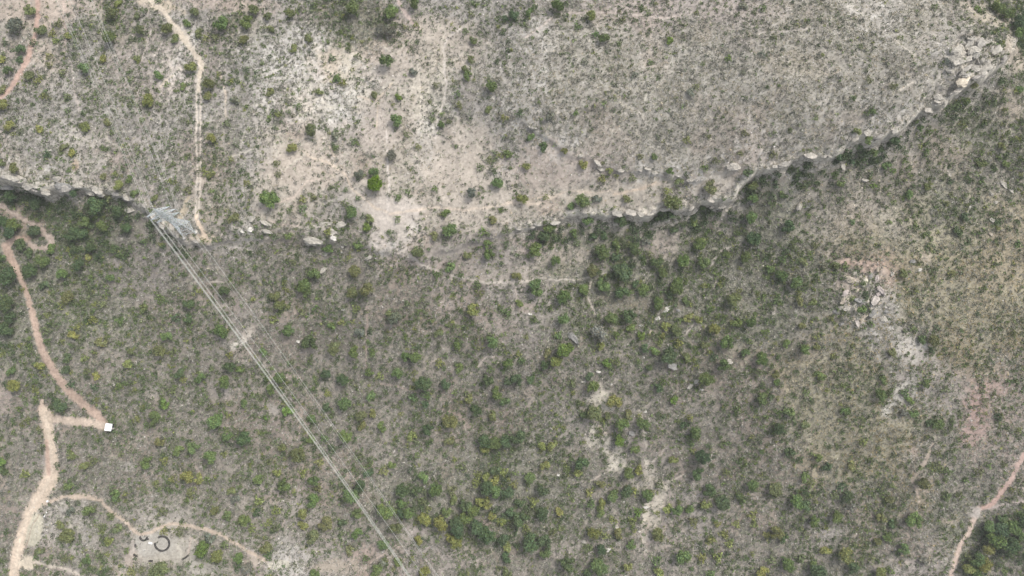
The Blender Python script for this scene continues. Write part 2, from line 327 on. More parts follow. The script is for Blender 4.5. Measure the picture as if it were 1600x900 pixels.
# footpaths
thin = [([(470,235),(488,246),(510,252),(530,265),(543,280),(552,296),(570,312),(590,327),(605,332)], 3.2, TAN), ([(605,340),(622,358),(632,375),(636,392),(642,402),(655,412),(680,422),(705,430),(730,436),(760,442),(800,441),(850,436),(900,438),(945,428)], 3.6, (.53,.48,.42)),
 ([(608,372),(611,390),(620,396),(632,390)], 3, (.53,.48,.42)), ([(632,398),(618,412),(600,418),(590,432)], 2.4, (.47,.42,.37)), ([(604,205),(606,250),(607,290),(606,330)], 2.6, (.55,.50,.46)),
 ([(610,335),(640,329),(680,325),(720,329),(760,324),(800,316),(840,318),(870,305),(890,298),(920,300),(950,298),(975,302),(1005,290),(1040,285)], 4, (.54,.46,.38)),
 ([(960,303),(985,297),(1010,292),(1025,284)], 3.4, CREAM), ([(620,-10),(626,10),(638,28),(655,48)], 6, (.47,.38,.34)), ([(718,45),(700,60),(693,80),(694,100),(698,130),(693,160),(684,190),(680,215)], 3, (.56,.51,.46)),
 ([(655,110),(658,150),(656,200)], 2.4, PALE), ([(560,150),(585,158),(605,140),(612,130)], 3, TAN), ([(590,160),(588,200)], 2.4, TAN), ([(514,225),(522,245)], 2.4, TAN), ([(400,330),(430,318),(460,308),(480,284),(500,280)], 2.8, (.50,.42,.36)),
 ([(420,344),(445,352),(470,352)], 2.2, (.47,.39,.34)), ([(103,82),(113,105),(116,130),(119,155),(125,175)], 3, (.48,.42,.38)), ([(235,45),(228,75),(222,95)], 2.6, (.46,.41,.37)), ([(250,110),(250,140),(252,165)], 2.2, (.46,.42,.38)),
 ([(346,118),(352,150),(352,182)], 2.4, TAN), ([(270,118),(258,128),(250,138)], 2.4, TAN), ([(208,320),(222,318),(236,312),(240,290)], 2.2, (.42,.37,.33)), ([(320,368),(340,374),(352,360),(360,340)], 3, (.52,.46,.40)), ([(318,370),(305,378),(290,382),(282,392)], 3.5, PALE),
 ([(268,352),(270,368),(280,374),(282,390)], 2.6, (.5,.44,.39)), ([(310,388),(350,384),(385,388),(400,396)], 2.6, (.47,.43,.39)), ([(300,440),(340,440),(370,442)], 2.2, (.43,.385,.34)),
 ([(573,478),(574,520),(573,560),(572,576)], 3.2, (.36,.29,.25)), ([(420,588),(440,584),(470,592)], 3, (.40,.33,.29)), ([(590,600),(620,602),(650,612)], 3, (.43,.35,.30)), ([(690,640),(720,650),(735,668)], 3.5, (.40,.32,.27)), ([(660,580),(672,566),(688,558)], 2.4, (.42,.36,.31)), ([(745,575),(760,560),(780,556)], 3.2, (.47,.40,.35)),
 ([(912,640),(936,662),(946,676)], 3, TAN), ([(925,440),(920,460),(926,480),(930,492)], 2.8, (.52,.46,.40)), ([(1120,440),(1115,460),(1108,478)], 2.6, (.44,.38,.33)), ([(805,452),(810,465),(800,478)], 3, (.46,.40,.35)), ([(1105,510),(1085,505),(1072,520)], 3, (.48,.43,.39)),
 ([(1222,456),(1216,470),(1210,490)], 3, (.48,.43,.37)), ([(1312,412),(1322,405),(1350,412),(1370,420)], 3, (.48,.38,.32)), ([(1458,692),(1448,715),(1436,735),(1426,752),(1432,765),(1436,785)], 4.5, (.46,.37,.31)), ([(1436,765),(1450,770)], 3, (.46,.38,.33)),
 ([(895,756),(920,752),(938,740)], 2.6, (.47,.41,.35)), ([(1030,755),(1050,752),(1068,742)], 2.6, (.5,.44,.38)), ([(1020,720),(1035,708),(1040,695)], 3, (.5,.44,.38)), ([(1010,850),(1030,838),(1040,820)], 3, (.46,.39,.34)), ([(1084,848),(1083,870)], 2.4, (.45,.40,.36)),
 ([(1395,60),(1410,72),(1430,84)], 2, PALE), ([(1390,145),(1408,140),(1425,128)], 2.6, PALE), ([(1280,112),(1295,118),(1310,112)], 2, TAN), ([(1290,160),(1300,130),(1290,95)], 1.8, (.38,.345,.31)), ([(1130,12),(1160,30),(1190,50),(1260,45)], 2.4, (.38,.345,.31)), ([(820,60),(870,22),(950,18),(1040,30),(1080,20)], 3, (.45,.39,.35)),
 ([(580,880),(605,862),(608,848),(625,855)], 2.4, (.48,.39,.34)), ([(560,895),(566,888),(575,890)], 2.2, (.5,.42,.37)), ([(400,855),(430,838),(445,812)], 2.2, (.43,.36,.32)), ([(310,850),(300,840),(296,855),(293,868)], 3, (.5,.42,.36)), ([(305,760),(312,735),(302,722)], 2.6, (.40,.335,.30)),
 ([(40,870),(62,880),(90,886),(120,897),(145,912)], 5, (.56,.50,.42)), ([(208,830),(209,855),(205,868)], 2.6, (.44,.39,.35)), ([(78,790),(76,808),(82,822),(86,838),(84,850)], 2.2, (.44,.41,.37)), ([(86,790),(104,800),(96,815),(84,826)], 2.2, (.44,.41,.37)), ([(120,808),(112,822),(92,835)], 2.2, (.44,.41,.37)),
 ([(1525,797),(1560,792),(1590,785),(1620,780)], 3.6, (.45,.38,.35)), ([(1355,246),(1400,240),(1430,243)], 2.2, (.45,.40,.35)), ([(1478,258),(1485,275)], 2, PALE), ([(860,305),(800,320)], 2.4, TAN), ([(1155,380),(1130,390),(1108,420)], 3, (.45,.40,.36))]
for pts, w, c in thin: stroke(pts, w, c, 2, .78, .8)
# a net of goat trails through the white stony ground
for k in range(64):
    cu, cv = [(540,150),(670,170),(430,130),(300,120),(450,200),(120,240),(650,120),(110,820),(980,230),(560,110)][k % 10]
    u0 = cu + random.uniform(-60, 60); v0 = cv + random.uniform(-50, 50); a = random.uniform(0, 6.3); pts = []
    for _ in range(6): pts.append((u0, v0)); a += random.uniform(-.7, .7); u0 += math.cos(a) * 10; v0 += math.sin(a) * 12
    stroke(pts, random.uniform(1.5, 2.4), PALE, 0, .6, .6)
stroke([(70,788),(85,781),(105,776),(125,775),(148,779),(160,785),(172,796),(185,806),(197,816),(206,828),(218,834),(235,832),(250,824),(270,819),(295,822),(325,829),(345,836),(370,851),(390,863),(415,877)], 5.5, (.50,.41,.33), 2, .95, .35)
stroke([(112,776),(128,775),(150,780)], 8, (.50,.41,.33), 2, .95, .4)
stroke([(58,-10),(60,25),(55,50),(48,75),(42,95),(30,118),(15,140),(-8,160)], 8, (.45,.32,.265), 1, .95, .5); stroke([(100,-5),(102,40),(100,80)], 5, (.44,.35,.305), 2, .5)
# vehicle tracks
stroke([(-20,308,10),(10,325,10),(30,338,10),(50,348,11),(66,360,11),(80,374,12),(82,385,11),(70,388,10),(52,386,9),(40,374,9)], 9, (.41,.335,.285), 1, .95, .3)
stroke([(45,372,8),(20,374,12),(10,385,15),(16,402,15),(25,418,13),(35,440,9),(42,458,9),(48,480,10),(55,505,12),(60,528,12),(66,548,13),(80,572,14),(95,596,14),(112,615,14),(132,632,14),(150,646,15),(162,662,17)], 12, (.43,.325,.26), 1, 1, .2)
stroke([(168,668,10),(140,660,14),(110,657,14),(85,654,12)], 12, (.51,.42,.34), 1, 1, .22); stroke([(66,625,5),(66,638,14),(74,650,22)], 12, (.49,.39,.31), 1, 1, .25)
stroke([(70,645,18),(76,672,17),(80,700,18),(82,725,19),(80,745,25),(72,762,27),(60,780,22),(48,800,18),(40,820,17),(32,845,18),(26,868,18),(22,900,20),(20,960,20)], 20, (.55,.455,.36), 1, 1, .14)
stroke([(70,650),(76,680),(79,705),(80,730),(76,750),(66,768),(52,790),(42,810),(34,835),(27,860),(22,900)], 4, (.60,.51,.41), 1, .7, .6, .6)
stroke([(72,690),(74,715),(76,740)], 6, (.47,.33,.265), 1, .7)
patch(55, 828, 12, 30, (.56,.51,.41), 15, idn=3, soft=.2, rough=.5); patch(42, 878, 12, 12, (.56,.49,.39), 0, idn=1, soft=.2)
stroke([(60,803),(50,822),(43,842),(40,858)], 1.8, (.36,.29,.23), 1, .8)
stroke([(222,-10,9),(245,8,8),(258,20,7),(266,34,9),(278,48,12),(290,62,12),(300,78,10),(310,92,10),(316,104,10),(312,120,8),(310,142,7)], 10, (.56,.49,.40), 1, 1, .4)
stroke([(286,40),(298,62),(304,75)], 5, (.56,.50,.42), 1, .8)
stroke([(308,142),(308,175),(307,205),(309,235),(309,262),(307,290),(306,318),(305,338)], 3.2, (.56,.50,.43), 1, .9, .4); stroke([(313.5,142),(314,175),(314,205),(315,235),(314,262),(312,290),(311,318),(309,338)], 3.2, (.56,.50,.43), 1, .9, .4)
stroke([(307,338),(310,350),(316,360),(322,370)], 6, CREAM, 1, 1, .4); stroke([(316,362),(318,372),(322,378)], 8, CREAM, 2, .9)
stroke([(1622,690),(1600,712),(1588,730),(1578,752),(1562,772),(1545,790),(1526,796)], 8.5, (.44,.31,.265), 1, 1, .4)
stroke([(1526,796),(1521,812),(1514,830),(1502,850),(1496,868),(1488,890),(1476,930)], 8, (.49,.39,.33), 1, 1, .4); patch(1524, 800, 11, 9, (.44,.39,.36), 0)

# long downhill wash streaks below the hollow, and the broad dull red soil by the far track
for pts in ([(938,600),(944,625),(938,650),(930,675),(934,700)], [(948,700),(962,722),(985,745),(1000,770)], [(1008,720),(1016,750),(1026,780),(1022,810),(1012,840)], [(1020,735),(1035,765),(1030,800),(1026,830)], [(1005,760),(1012,790),(1004,820),(1008,860)], [(1000,640),(1006,670),(1012,700)]):
    stroke(pts, random.uniform(4, 7), (.56,.50,.43), 0, .75, .9, .5)
patch(1560, 655, 44, 70, (.36,.285,.26), 15, strength=.45, clear=.3); patch(1590, 740, 30, 34, (.38,.30,.27), 0, strength=.5, clear=.4); patch(1440, 720, 34, 40, (.36,.31,.26), 20, strength=.4, clear=.3)

def samp(A, u, v): return bil(U0, V0, 1.0, A, np.clip(u, U0, U0 + UW - 2), np.clip(v, V0, V0 + VH - 2))

# ------------------------------------------------------------------ materials
def mat(name, rough=.9):
    m = bpy.data.materials.new(name); m.use_nodes = True
    b = m.node_tree.nodes['Principled BSDF']; b.inputs['Roughness'].default_value = rough
    b.inputs['Specular IOR Level'].default_value = .15
    return m, m.node_tree, b
def nd(t, kind, **kw):
    n = t.nodes.new(kind)
    for k, v in kw.items(): setattr(n, k, v)
    return n
def noise(t, scale, detail=3, rough=.6, vec=None):
    n = nd(t, 'ShaderNodeTexNoise'); n.inputs['Scale'].default_value = scale; n.inputs['Detail'].default_value = detail; n.inputs['Roughness'].default_value = rough
    if vec is not None: t.links.new(vec, n.inputs['Vector'])
    return n
def maprange(t, src, a, b, c, d):
    n = nd(t, 'ShaderNodeMapRange'); t.links.new(src, n.inputs[0])
    for i, v in enumerate((a, b, c, d)): n.inputs[i+1].default_value = v
    return n.outputs[0]
def scale_col(t, col, fac):
    n = nd(t, 'ShaderNodeVectorMath', operation='SCALE'); t.links.new(col, n.inputs[0]); t.links.new(fac, n.inputs['Scale']); return n.outputs[0]
def mixc(t, fac, a, b):
    n = nd(t, 'ShaderNodeMix', data_type='RGBA')
    if isinstance(fac, float): n.inputs[0].default_value = fac
    else: t.links.new(fac, n.inputs[0])
    for i, c in ((6, a), (7, b)):
        if isinstance(c, tuple): n.inputs[i].default_value = (*c, 1)
        else: t.links.new(c, n.inputs[i])
    return n.outputs[2]
M = {}
m, t, b = mat('ground_soil'); M['ground'] = m
co = nd(t, 'ShaderNodeTexCoord').outputs['Object']
at = nd(t, 'ShaderNodeAttribute', attribute_name='soil')
rk = nd(t, 'ShaderNodeAttribute', attribute_name='rock')
n1 = noise(t, .8, 5, .7, co); n2 = noise(t, .18, 4, .6, co)
f1 = maprange(t, n1.outputs['Fac'], .3, .7, .74, 1.26)
c1 = scale_col(t, at.outputs['Color'], f1)
# fractured pale rock: dark joints, lichen grey and ochre faces
vo = nd(t, 'ShaderNodeTexVoronoi', feature='DISTANCE_TO_EDGE'); vo.inputs['Scale'].default_value = .42
wm = nd(t, 'ShaderNodeVectorMath', operation='ADD'); t.links.new(co, wm.inputs[0])
ws = nd(t, 'ShaderNodeVectorMath', operation='SCALE'); nw = noise(t, .6, 3, .6, co); t.links.new(nw.outputs['Color'], ws.inputs[0]); ws.inputs['Scale'].default_value = 2.2; t.links.new(ws.outputs[0], wm.inputs[1])
t.links.new(wm.outputs[0], vo.inputs['Vector'])
crk = maprange(t, vo.outputs['Distance'], 0, .12, .5, 1.0)
rc = mixc(t, maprange(t, n2.outputs['Fac'], .35, .65, 0, 1), (.33, .31, .275), (.47, .43, .36))
rc = scale_col(t, rc, f1); rc = scale_col(t, rc, crk)
col = mixc(t, rk.outputs['Fac'], c1, rc)
t.links.new(col, b.inputs['Base Color'])
bp = nd(t, 'ShaderNodeBump'); bp.inputs['Strength'].default_value = .5; bp.inputs['Distance'].default_value = .25
t.links.new(n1.outputs['Fac'], bp.inputs['Height']); t.links.new(bp.outputs[0], b.inputs['Normal'])

m, t, b = mat('scrub_cover', .95); M['cover'] = m
at = nd(t, 'ShaderNodeAttribute', attribute_name='tint'); t.links.new(at.outputs['Color'], b.inputs['Base Color'])
m, t, b = mat('leaf_foliage', .75); M['leaf'] = m
oi = nd(t, 'ShaderNodeObjectInfo'); at = nd(t, 'ShaderNodeAttribute', attribute_name='tint')
mx = nd(t, 'ShaderNodeVectorMath', operation='MULTIPLY'); t.links.new(oi.outputs['Color'], mx.inputs[0]); t.links.new(at.outputs['Color'], mx.inputs[1]); t.links.new(mx.outputs[0], b.inputs['Base Color'])
m, t, b = mat('bark', .95); M['bark'] = m
co = nd(t, 'ShaderNodeTexCoord').outputs['Object']; n = noise(t, 9, 4, .6, co)
t.links.new(mixc(t, n.outputs['Fac'], (.10, .08, .06), (.24, .21, .18)), b.inputs['Base Color'])
m, t, b = mat('pale_stone', .9); M['stone'] = m
co = nd(t, 'ShaderNodeTexCoord').outputs['Object']; oi = nd(t, 'ShaderNodeObjectInfo'); n = noise(t, 1.3, 5, .65, co); n3 = noise(t, 4.5, 3, .6, co)
sc_ = scale_col(t, oi.outputs['Color'], maprange(t, n.outputs['Fac'], .32, .62, .62, 1.12))
t.links.new(scale_col(t, sc_, maprange(t, n3.outputs['Fac'], .3, .7, .85, 1.12)), b.inputs['Base Color'])
bp = nd(t, 'ShaderNodeBump'); bp.inputs['Strength'].default_value = .7; bp.inputs['Distance'].default_value = .3; t.links.new(n.outputs['Fac'], bp.inputs['Height']); t.links.new(bp.outputs[0], b.inputs['Normal'])
def plain(name, c1, c2, rough, scale=2.0, metal=0.0):
    m, t, b = mat(name, rough); co = nd(t, 'ShaderNodeTexCoord').outputs['Object']; n = noise(t, scale, 4, .6, co)
    t.links.new(mixc(t, maprange(t, n.outputs['Fac'], .35, .65, 0, 1), c1, c2), b.inputs['Base Color']); b.inputs['Metallic'].default_value = metal; M[name] = m
plain('galvanised_steel', (.50, .55, .57), (.66, .70, .71), .55, 1.5, .15)
plain('aluminium_cable', (.50, .52, .47), (.60, .61, .56), .6, .3, .1)
plain('rubber', (.012, .012, .013), (.03, .03, .032), .75, 8)
plain('white_sheet_metal', (.80, .80, .79), (.88, .88, .87), .5, 1.2)
plain('dark_board', (.035, .038, .042), (.06, .06, .065), .8, 3)
plain('concrete', (.42, .40, .36), (.55, .53, .49), .9, 3)
plain('glass_insulator', (.20, .24, .24), (.32, .36, .36), .3, 5)
plain('white_plastic', (.78, .78, .77), (.86, .86, .86), .5, 3)

# ------------------------------------------------------------------ mesh helpers
def mesh_np(name, V, F, material, colors=None, attr='tint', floats=None, smooth=False):
    V = np.ascontiguousarray(V, np.float32).reshape(-1, 3); F = np.asarray(F, np.int32); k = F.shape[1]
    me = bpy.data.meshes.new(name)
    me.vertices.add(len(V)); me.vertices.foreach_set('co', V.ravel())
    me.loops.add(F.size); me.loops.foreach_set('vertex_index', F.ravel())
    me.polygons.add(len(F)); me.polygons.foreach_set('loop_start', np.arange(len(F), dtype=np.int32) * k)
    if smooth: me.polygons.foreach_set('use_smooth', np.ones(len(F), bool))
    else: me.polygons.foreach_set('use_smooth', np.zeros(len(F), bool))
    if colors is not None:
        a = me.attributes.new(attr, 'FLOAT_COLOR', 'POINT'); c = np.ones((len(V), 4), np.float32); c[:, :3] = colors; a.data.foreach_set('color', c.ravel())
    for kk, arr in (floats or {}).items():
        a = me.attributes.new(kk, 'FLOAT', 'POINT'); a.data.foreach_set('value', np.asarray(arr, np.float32))
    me.update(calc_edges=True); me.materials.append(material)
    return me
COL = scene.collection
def link(name, data, parent=None, loc=None):
    o = bpy.data.objects.new(name, data); COL.objects.link(o)
    if parent is not None: o.parent = parent
    if loc is not None: o.location = loc
    return o
def tag(o, label=None, cat=None, group=None, kind=None):
    if label: o['label'] = label
    if cat: o['category'] = cat
    if group: o['group'] = group
    if kind: o['kind'] = kind
    return o

# ------------------------------------------------------------------ the ground sheet, split into hillside, tracks, footpaths and clearings
UU, VV = survey(XX, YY, Z)
inb = (UU > U0 + 2) & (UU < U0 + UW - 3) & (VV > V0 + 2) & (VV < V0 + VH - 3)
SC = samp(soil, UU, VV)
avg = np.array([.205, .198, .155]) * (1 + (fbm(XX, YY, 120, 1, 5)[..., None] - .5) * .8)
SC = np.where(inb[..., None], SC, avg)
bareG = samp(bare, UU, VV) * inb
idG = ident[np.clip(np.round(VV - V0).astype(int), 0, VH - 1), np.clip(np.round(UU - U0).astype(int), 0, UW - 1)] * inb
speck = fbm(XX, YY, 2.2, 6, 3)
SC = SC * (1 + (speck[..., None] - .5) * .5 * (1 - .6 * bareG[..., None])) * (1 + (fbm(XX, YY, 7, 2, 3)[..., None] - .5) * .35)
fleck = sm(samp(stone_f, UU, VV), .25, .9) * inb * sm(fbm(XX, YY, 2.8, 5, 3), .56, .68) * (1 - .5 * bareG)
SC = SC * (1 - .55 * fleck[..., None]) + np.array([.52, .50, .46]) * .55 * fleck[..., None]
rim = sm(-dB, -3.2, -.8) * (1 - sm(-dB, .2, 1.4)) * sm(hB, 2.5, 5) * sm(fbm(XX, YY, 9, 6, 3), .36, .5)      # clean weathered stone along the brink
SC = SC * (1 - rim[..., None]) + np.array([.50, .465, .40]) * rim[..., None]; rock = rock * (1 - rim)
rock = np.clip(rock * (1 - bareG), 0, 1)
allV = np.stack([XX, YY, Z], -1).reshape(-1, 3); allC = SC.reshape(-1, 3); allR = rock.ravel()
ii, jj = np.meshgrid(np.arange(NX - 1), np.arange(NY - 1))
q = (jj * NX + ii).ravel(); Q = np.stack([q, q + 1, q + NX + 1, q + NX], -1)
fid = idG[:-1, :-1].ravel()
for k, nm, lb, ct_ in ((0, 'hillside_ground', 'scrub covered stony hillside of grey brown soil, ledges and pale rock', 'hillside'),
                  (1, 'dirt_track', 'bare reddish and cream dirt vehicle tracks crossing the hillside', 'dirt track'),
                  (2, 'footpath', 'narrow pale footpaths worn through the scrub', 'footpath'),
                  (3, 'clearing', 'bare pale trampled earth clearings', 'clearing')):
    f = Q[fid == k]; used, inv = np.unique(f, return_inverse=True)
    me = mesh_np(nm, allV[used], inv.reshape(-1, 4), M['ground'], allC[used], 'soil', {'rock': allR[used]}, smooth=True)
    tag(link(nm, me), lb, ct_, kind='structure')

# ------------------------------------------------------------------ scatter helper for the uncountable cover
def points(n, accept):
    x = rng.uniform(-300, 300, n); y = rng.uniform(-108, 226, n); z = ground(x, y); u, v = survey(x, y, z)
    p = accept(x, y, u, v); k = rng.random(n) < p
    return x[k], y[k], z[k], u[k], v[k]
def on_face(x, y):
    z0 = ground(x, y); return np.maximum(np.abs(ground(x + .8, y) - z0), np.abs(ground(x, y + .8) - z0)) / .8
def blades(x, y, z, size, col, k, spread, width, lift, jit=.22, bias=None):
    """k thin upright-leaning blades per tuft, in one array: a tuft of twigs or grass"""
    n = len(x); a = rng.uniform(0, 2 * np.pi, (n, k)); r0 = rng.uniform(0, .55, (n, k)) * spread; r1 = r0 + rng.uniform(.35, 1.0, (n, k)) * spread
    h = rng.uniform(.35, 1.0, (n, k)) * lift; S = size[:, None]
    a1 = a + rng.normal(0, .5, (n, k))
    base = np.stack([x[:, None] + np.cos(a) * r0 * S, y[:, None] + np.sin(a) * r0 * S, np.broadcast_to(z[:, None], (n, k)) - .05], -1)
    tip = np.stack([base[..., 0] + np.cos(a1) * (r1 - r0) * S, base[..., 1] + np.sin(a1) * (r1 - r0) * S, z[:, None] + h * S], -1)
    if bias is not None: tip[..., 0] += bias[0] * S; tip[..., 1] += bias[1] * S
    w = width * S * rng.uniform(.6, 1.3, (n, k)); px, py = -np.sin(a1) * w, np.cos(a1) * w
    b1 = base.copy(); b1[..., 0] += px; b1[..., 1] += py; b1[..., 2] += h * S * .35
    b2 = base.copy(); b2[..., 0] -= px; b2[..., 1] -= py; b2[..., 2] += h * S * .15
    V = np.stack([b1, b2, tip], 2).reshape(-1, 3)
    c = col[:, None, None, :] * (1 + rng.normal(0, jit, (n, k, 1, 1))); c = np.clip(np.broadcast_to(c, (n, k, 3, 3)), .03, .9).reshape(-1, 3)
    return V, c
def join_tris(name, parts, label, cat):
    V = np.concatenate([p[0] for p in parts]); c = np.concatenate([p[1] for p in parts]); F = np.arange(len(V)).reshape(-1, 3)
    return tag(link(name, mesh_np(name, V, F, M['cover'], c)), label, cat, kind='stuff')
def pal(cols, w, n, jit=.12):
    cols = np.array(cols); i = rng.choice(len(cols), n, p=np.array(w) / sum(w)); c = cols[i] * (1 + rng.normal(0, jit, (n, 1))); return np.clip(c, .01, .9)
def clump(x, y, s, k, lo=.42, hi=.6): return sm(fbm(x, y, s, k, 4), lo, hi)

# dry grey-brown twiggy scrub
x, y, z, u, v = points(360000, lambda x, y, u, v: np.clip(samp(scrub_f, u, v) * (1 - samp(bare, u, v)) * (.5 + .5 * clump(x, y, 5, 1, .38, .62)), 0, 1) * (on_face(x, y) < 1.35))
n = len(x); sz = rng.uniform(.4, 1.05, n) * (1 - .35 * (samp(straw_f, u, v) > .5))
dark = samp(scrub_f, u, v)
c = pal([(.265,.25,.218), (.205,.195,.17), (.335,.32,.285), (.225,.228,.17), (.195,.21,.148)], [3.5, 1.6, 2, 3, 3], n, .13) * (1.28 - .30 * dark)[:, None]
P1 = blades(x, y, z, sz, c, 8, 1.0, .17, .75, jit=.3)
join_tris('dry_scrub', [P1], 'dry grey brown twiggy scrub covering the slopes', 'scrub')
# straw and olive grass, standing in drifts on the dome and the far slope
x, y, z, u, v = points(260000, lambda x, y, u, v: np.clip(samp(straw_f, u, v) * (1 - samp(bare, u, v)) * (.3 + .7 * clump(x, y, 9, 4, .4, .6)), 0, 1) * (on_face(x, y) < 1.2))
n = len(x); sz = rng.uniform(.35, .85, n)
och = sm(u, 1180, 1350) * sm(v, 330, 430)
c = pal([(.36,.33,.25), (.27,.255,.18), (.42,.385,.31), (.20,.205,.135), (.33,.28,.19)], [3, 4, 2, 3, 2], n, .22)
c = c * (1 - och[:, None] * np.array([.12, .20, .40]))
P2 = blades(x, y, z, sz, c, 6, 1.0, .15, .9, jit=.28, bias=(-.12, -.5))
join_tris('grass', [P2], 'straw and olive coloured dry grass on the rounded hilltop and slopes', 'grass')
# low green shrublets, too many to count
def leafballs(x, y, z, size, col, k, flat=.75, leaf=.34, jit=.2):
    n = len(x); a = rng.uniform(0, 2 * np.pi, (n, k)); ph = np.arcsin(np.sqrt(rng.uniform(0, 1, (n, k)))); r = rng.uniform(.7, 1.05, (n, k)) * (1 + .28 * np.sin(a * 3 + rng.uniform(0, 6.3, (n, 1)))); S = size[:, None]
    cx_ = x[:, None] + np.cos(a) * np.sin(ph) * r * S; cy_ = y[:, None] + np.sin(a) * np.sin(ph) * r * S; cz_ = z[:, None] + (.12 + np.cos(ph) * r * flat) * S
    C = np.stack([cx_, cy_, cz_], -1)
    t1 = rng.normal(0, 1, (n, k, 3)); t1 /= np.linalg.norm(t1, axis=-1, keepdims=True); t2 = rng.normal(0, 1, (n, k, 3)); t2 -= (t1 * t2).sum(-1, keepdims=True) * t1; t2 /= np.linalg.norm(t2, axis=-1, keepdims=True)
    L = (leaf * S * rng.uniform(.7, 1.4, (n, k)))[..., None]
    V = np.stack([C + t1 * L, C - t1 * L * .5 + t2 * L * .87, C - t1 * L * .5 - t2 * L * .87], 2).reshape(-1, 3)
    c = np.clip(col[:, None, None, :] * (1 + rng.normal(0, jit, (n, k, 1, 1))) + np.zeros((n, k, 3, 3)), .01, .9).reshape(-1, 3)
    return V, c
GREENS = [(.105,.15,.06), (.135,.185,.06), (.088,.128,.058), (.195,.22,.07), (.155,.175,.10), (.135,.165,.08)]
x, y, z, u, v = points(150000, lambda x, y, u, v: np.clip(samp(green_f, u, v) * (1 - samp(bare, u, v)) * (.16 + .84 * clump(x, y, 13, 2, .43, .60)), 0, 1) * (on_face(x, y) < 1.3))
n = len(x); sz = rng.uniform(.45, 1.15, n) ** 1.2
P3 = leafballs(x, y, z, sz, pal(GREENS, [4, 3, 3, 1.5, 4, 4], n), 13)
x, y, z, u, v = points(85000, lambda x, y, u, v: np.clip((1 - samp(bare, u, v)) * sm(samp(scrub_f, u, v), .05, .5) * (.2 + .8 * clump(x, y, 8, 5, .42, .6)), 0, 1) * (on_face(x, y) < 1.3))
n = len(x); sz = rng.uniform(.5, 1.1, n)
P3b = leafballs(x, y, z, sz, pal([(.165,.172,.135), (.205,.20,.168), (.135,.145,.11), (.225,.225,.20)], [3, 3, 3, 1], n), 9, leaf=.3)
join_tris('undergrowth', [P3, P3b], 'low green and grey green shrublets dotted over the whole hillside', 'undergrowth')
x, y, z, u, v = points(30000, lambda x, y, u, v: np.clip(samp(green_f, u, v) * (1 - samp(bare, u, v)) * (.18 + .82 * clump(x, y, 20, 3, .44, .6)) * .42, 0, 1) * (on_face(x, y) < 1.3))
n = len(x); sz = rng.uniform(.8, 1.75, n) * (1 - .25 * (samp(green_f, u, v) < .3))
P4 = leafballs(x, y, z, sz, pal(GREENS, [4, 4, 3, 2.2, 2, 2], n), 64, flat=.8, leaf=.19, jit=.26)
join_tris('shrubbery', [P4], 'scattered waist high green shrubs in between the bigger bushes', 'shrubbery')
# thicket at the cliff foot; its dark green also stands in for shade there
def gap(x, y): return bil(-302, -112, STEP, DB_, x, y)
DB_ = dB[j0:j0 + ZF.shape[0], i0:i0 + ZF.shape[1]]; HB_ = hB[j0:j0 + ZF.shape[0], i0:i0 + ZF.shape[1]]
def woods(u, v): return np.maximum.reduce([blob(u, v, 8, 478, 26, 60), blob(u, v, 10, 350, 30, 34) * (1 - samp(bare, u, v)), blob(u, v, 150, 370, 60, 34, 20), blob(u, v, 775, 780, 62, 50, 60) * .8, blob(u, v, 640, 765, 30, 44) * .6, blob(u, v, 1565, 850, 60, 36, -35), blob(u, v, 1590, 30, 34, 26, 30), blob(u, v, 985, 430, 60, 26) * .7, blob(u, v, 910, 400, 40, 22) * .5])
def thick(x, y, u, v):
    g_ = -gap(x, y); h_ = bil(-302, -112, STEP, HB_, x, y)
    return (g_ > 1.6) * (1 - sm(g_, 4, 13)) * sm(h_, 3, 5) * (.25 + .75 * clump(x, y, 9, 4, .4, .55)) * (1 - samp(bare, u, v)) + woods(u, v) * (1 - samp(bare, u, v)) * (.2 + .8 * clump(x, y, 12, 2, .42, .55)) * .3
x, y, z, u, v = points(90000, thick)
n = len(x); P7 = leafballs(x, y, z, rng.uniform(.8, 1.9, n), pal([(.085,.12,.06), (.11,.15,.07), (.075,.105,.06)], [3, 2, 2], n), 52, flat=.95, leaf=.2, jit=.26)
join_tris('thicket', [P7], 'dark green thicket crowding the foot of the cliffs', 'thicket')
# loose stones
x, y, z, u, v = points(60000, lambda x, y, u, v: np.clip(samp(stone_f, u, v) * (1 - .6 * samp(bare, u, v)) * (.1 + .9 * clump(x, y, 10, 6, .5, .62)) * .8, 0, 1))
n = len(x); s = rng.uniform(.12, .42, n) ** 1.0
oc = np.array([(1,0,0),(-1,0,0),(0,1,0),(0,-1,0),(0,0,1),(0,0,-1)], float); of = np.array([(0,2,4),(2,1,4),(1,3,4),(3,0,4),(2,0,5),(1,2,5),(3,1,5),(0,3,5)])
V = oc[None] * s[:, None, None] * rng.uniform(.6, 1.3, (n, 6, 1)) * np.array([1, 1, .6]); a = rng.uniform(0, 6.3, n); ca, sa = np.cos(a)[:, None], np.sin(a)[:, None]
V = np.stack([V[..., 0] * ca - V[..., 1] * sa, V[..., 0] * sa + V[..., 1] * ca, V[..., 2]], -1) + np.stack([x, y, z + s * .2], -1)[:, None]
F = (of[None] + (np.arange(n) * 6)[:, None, None]).reshape(-1, 3); c = np.repeat(pal([(.55,.52,.47), (.45,.42,.37), (.62,.59,.54)], [3, 2, 2], n), 6, 0)
tag(link('rubble', mesh_np('rubble', V.reshape(-1, 3), F, M['cover'], c)), 'small loose pale stones strewn over the stony ground', 'stones', kind='stuff')

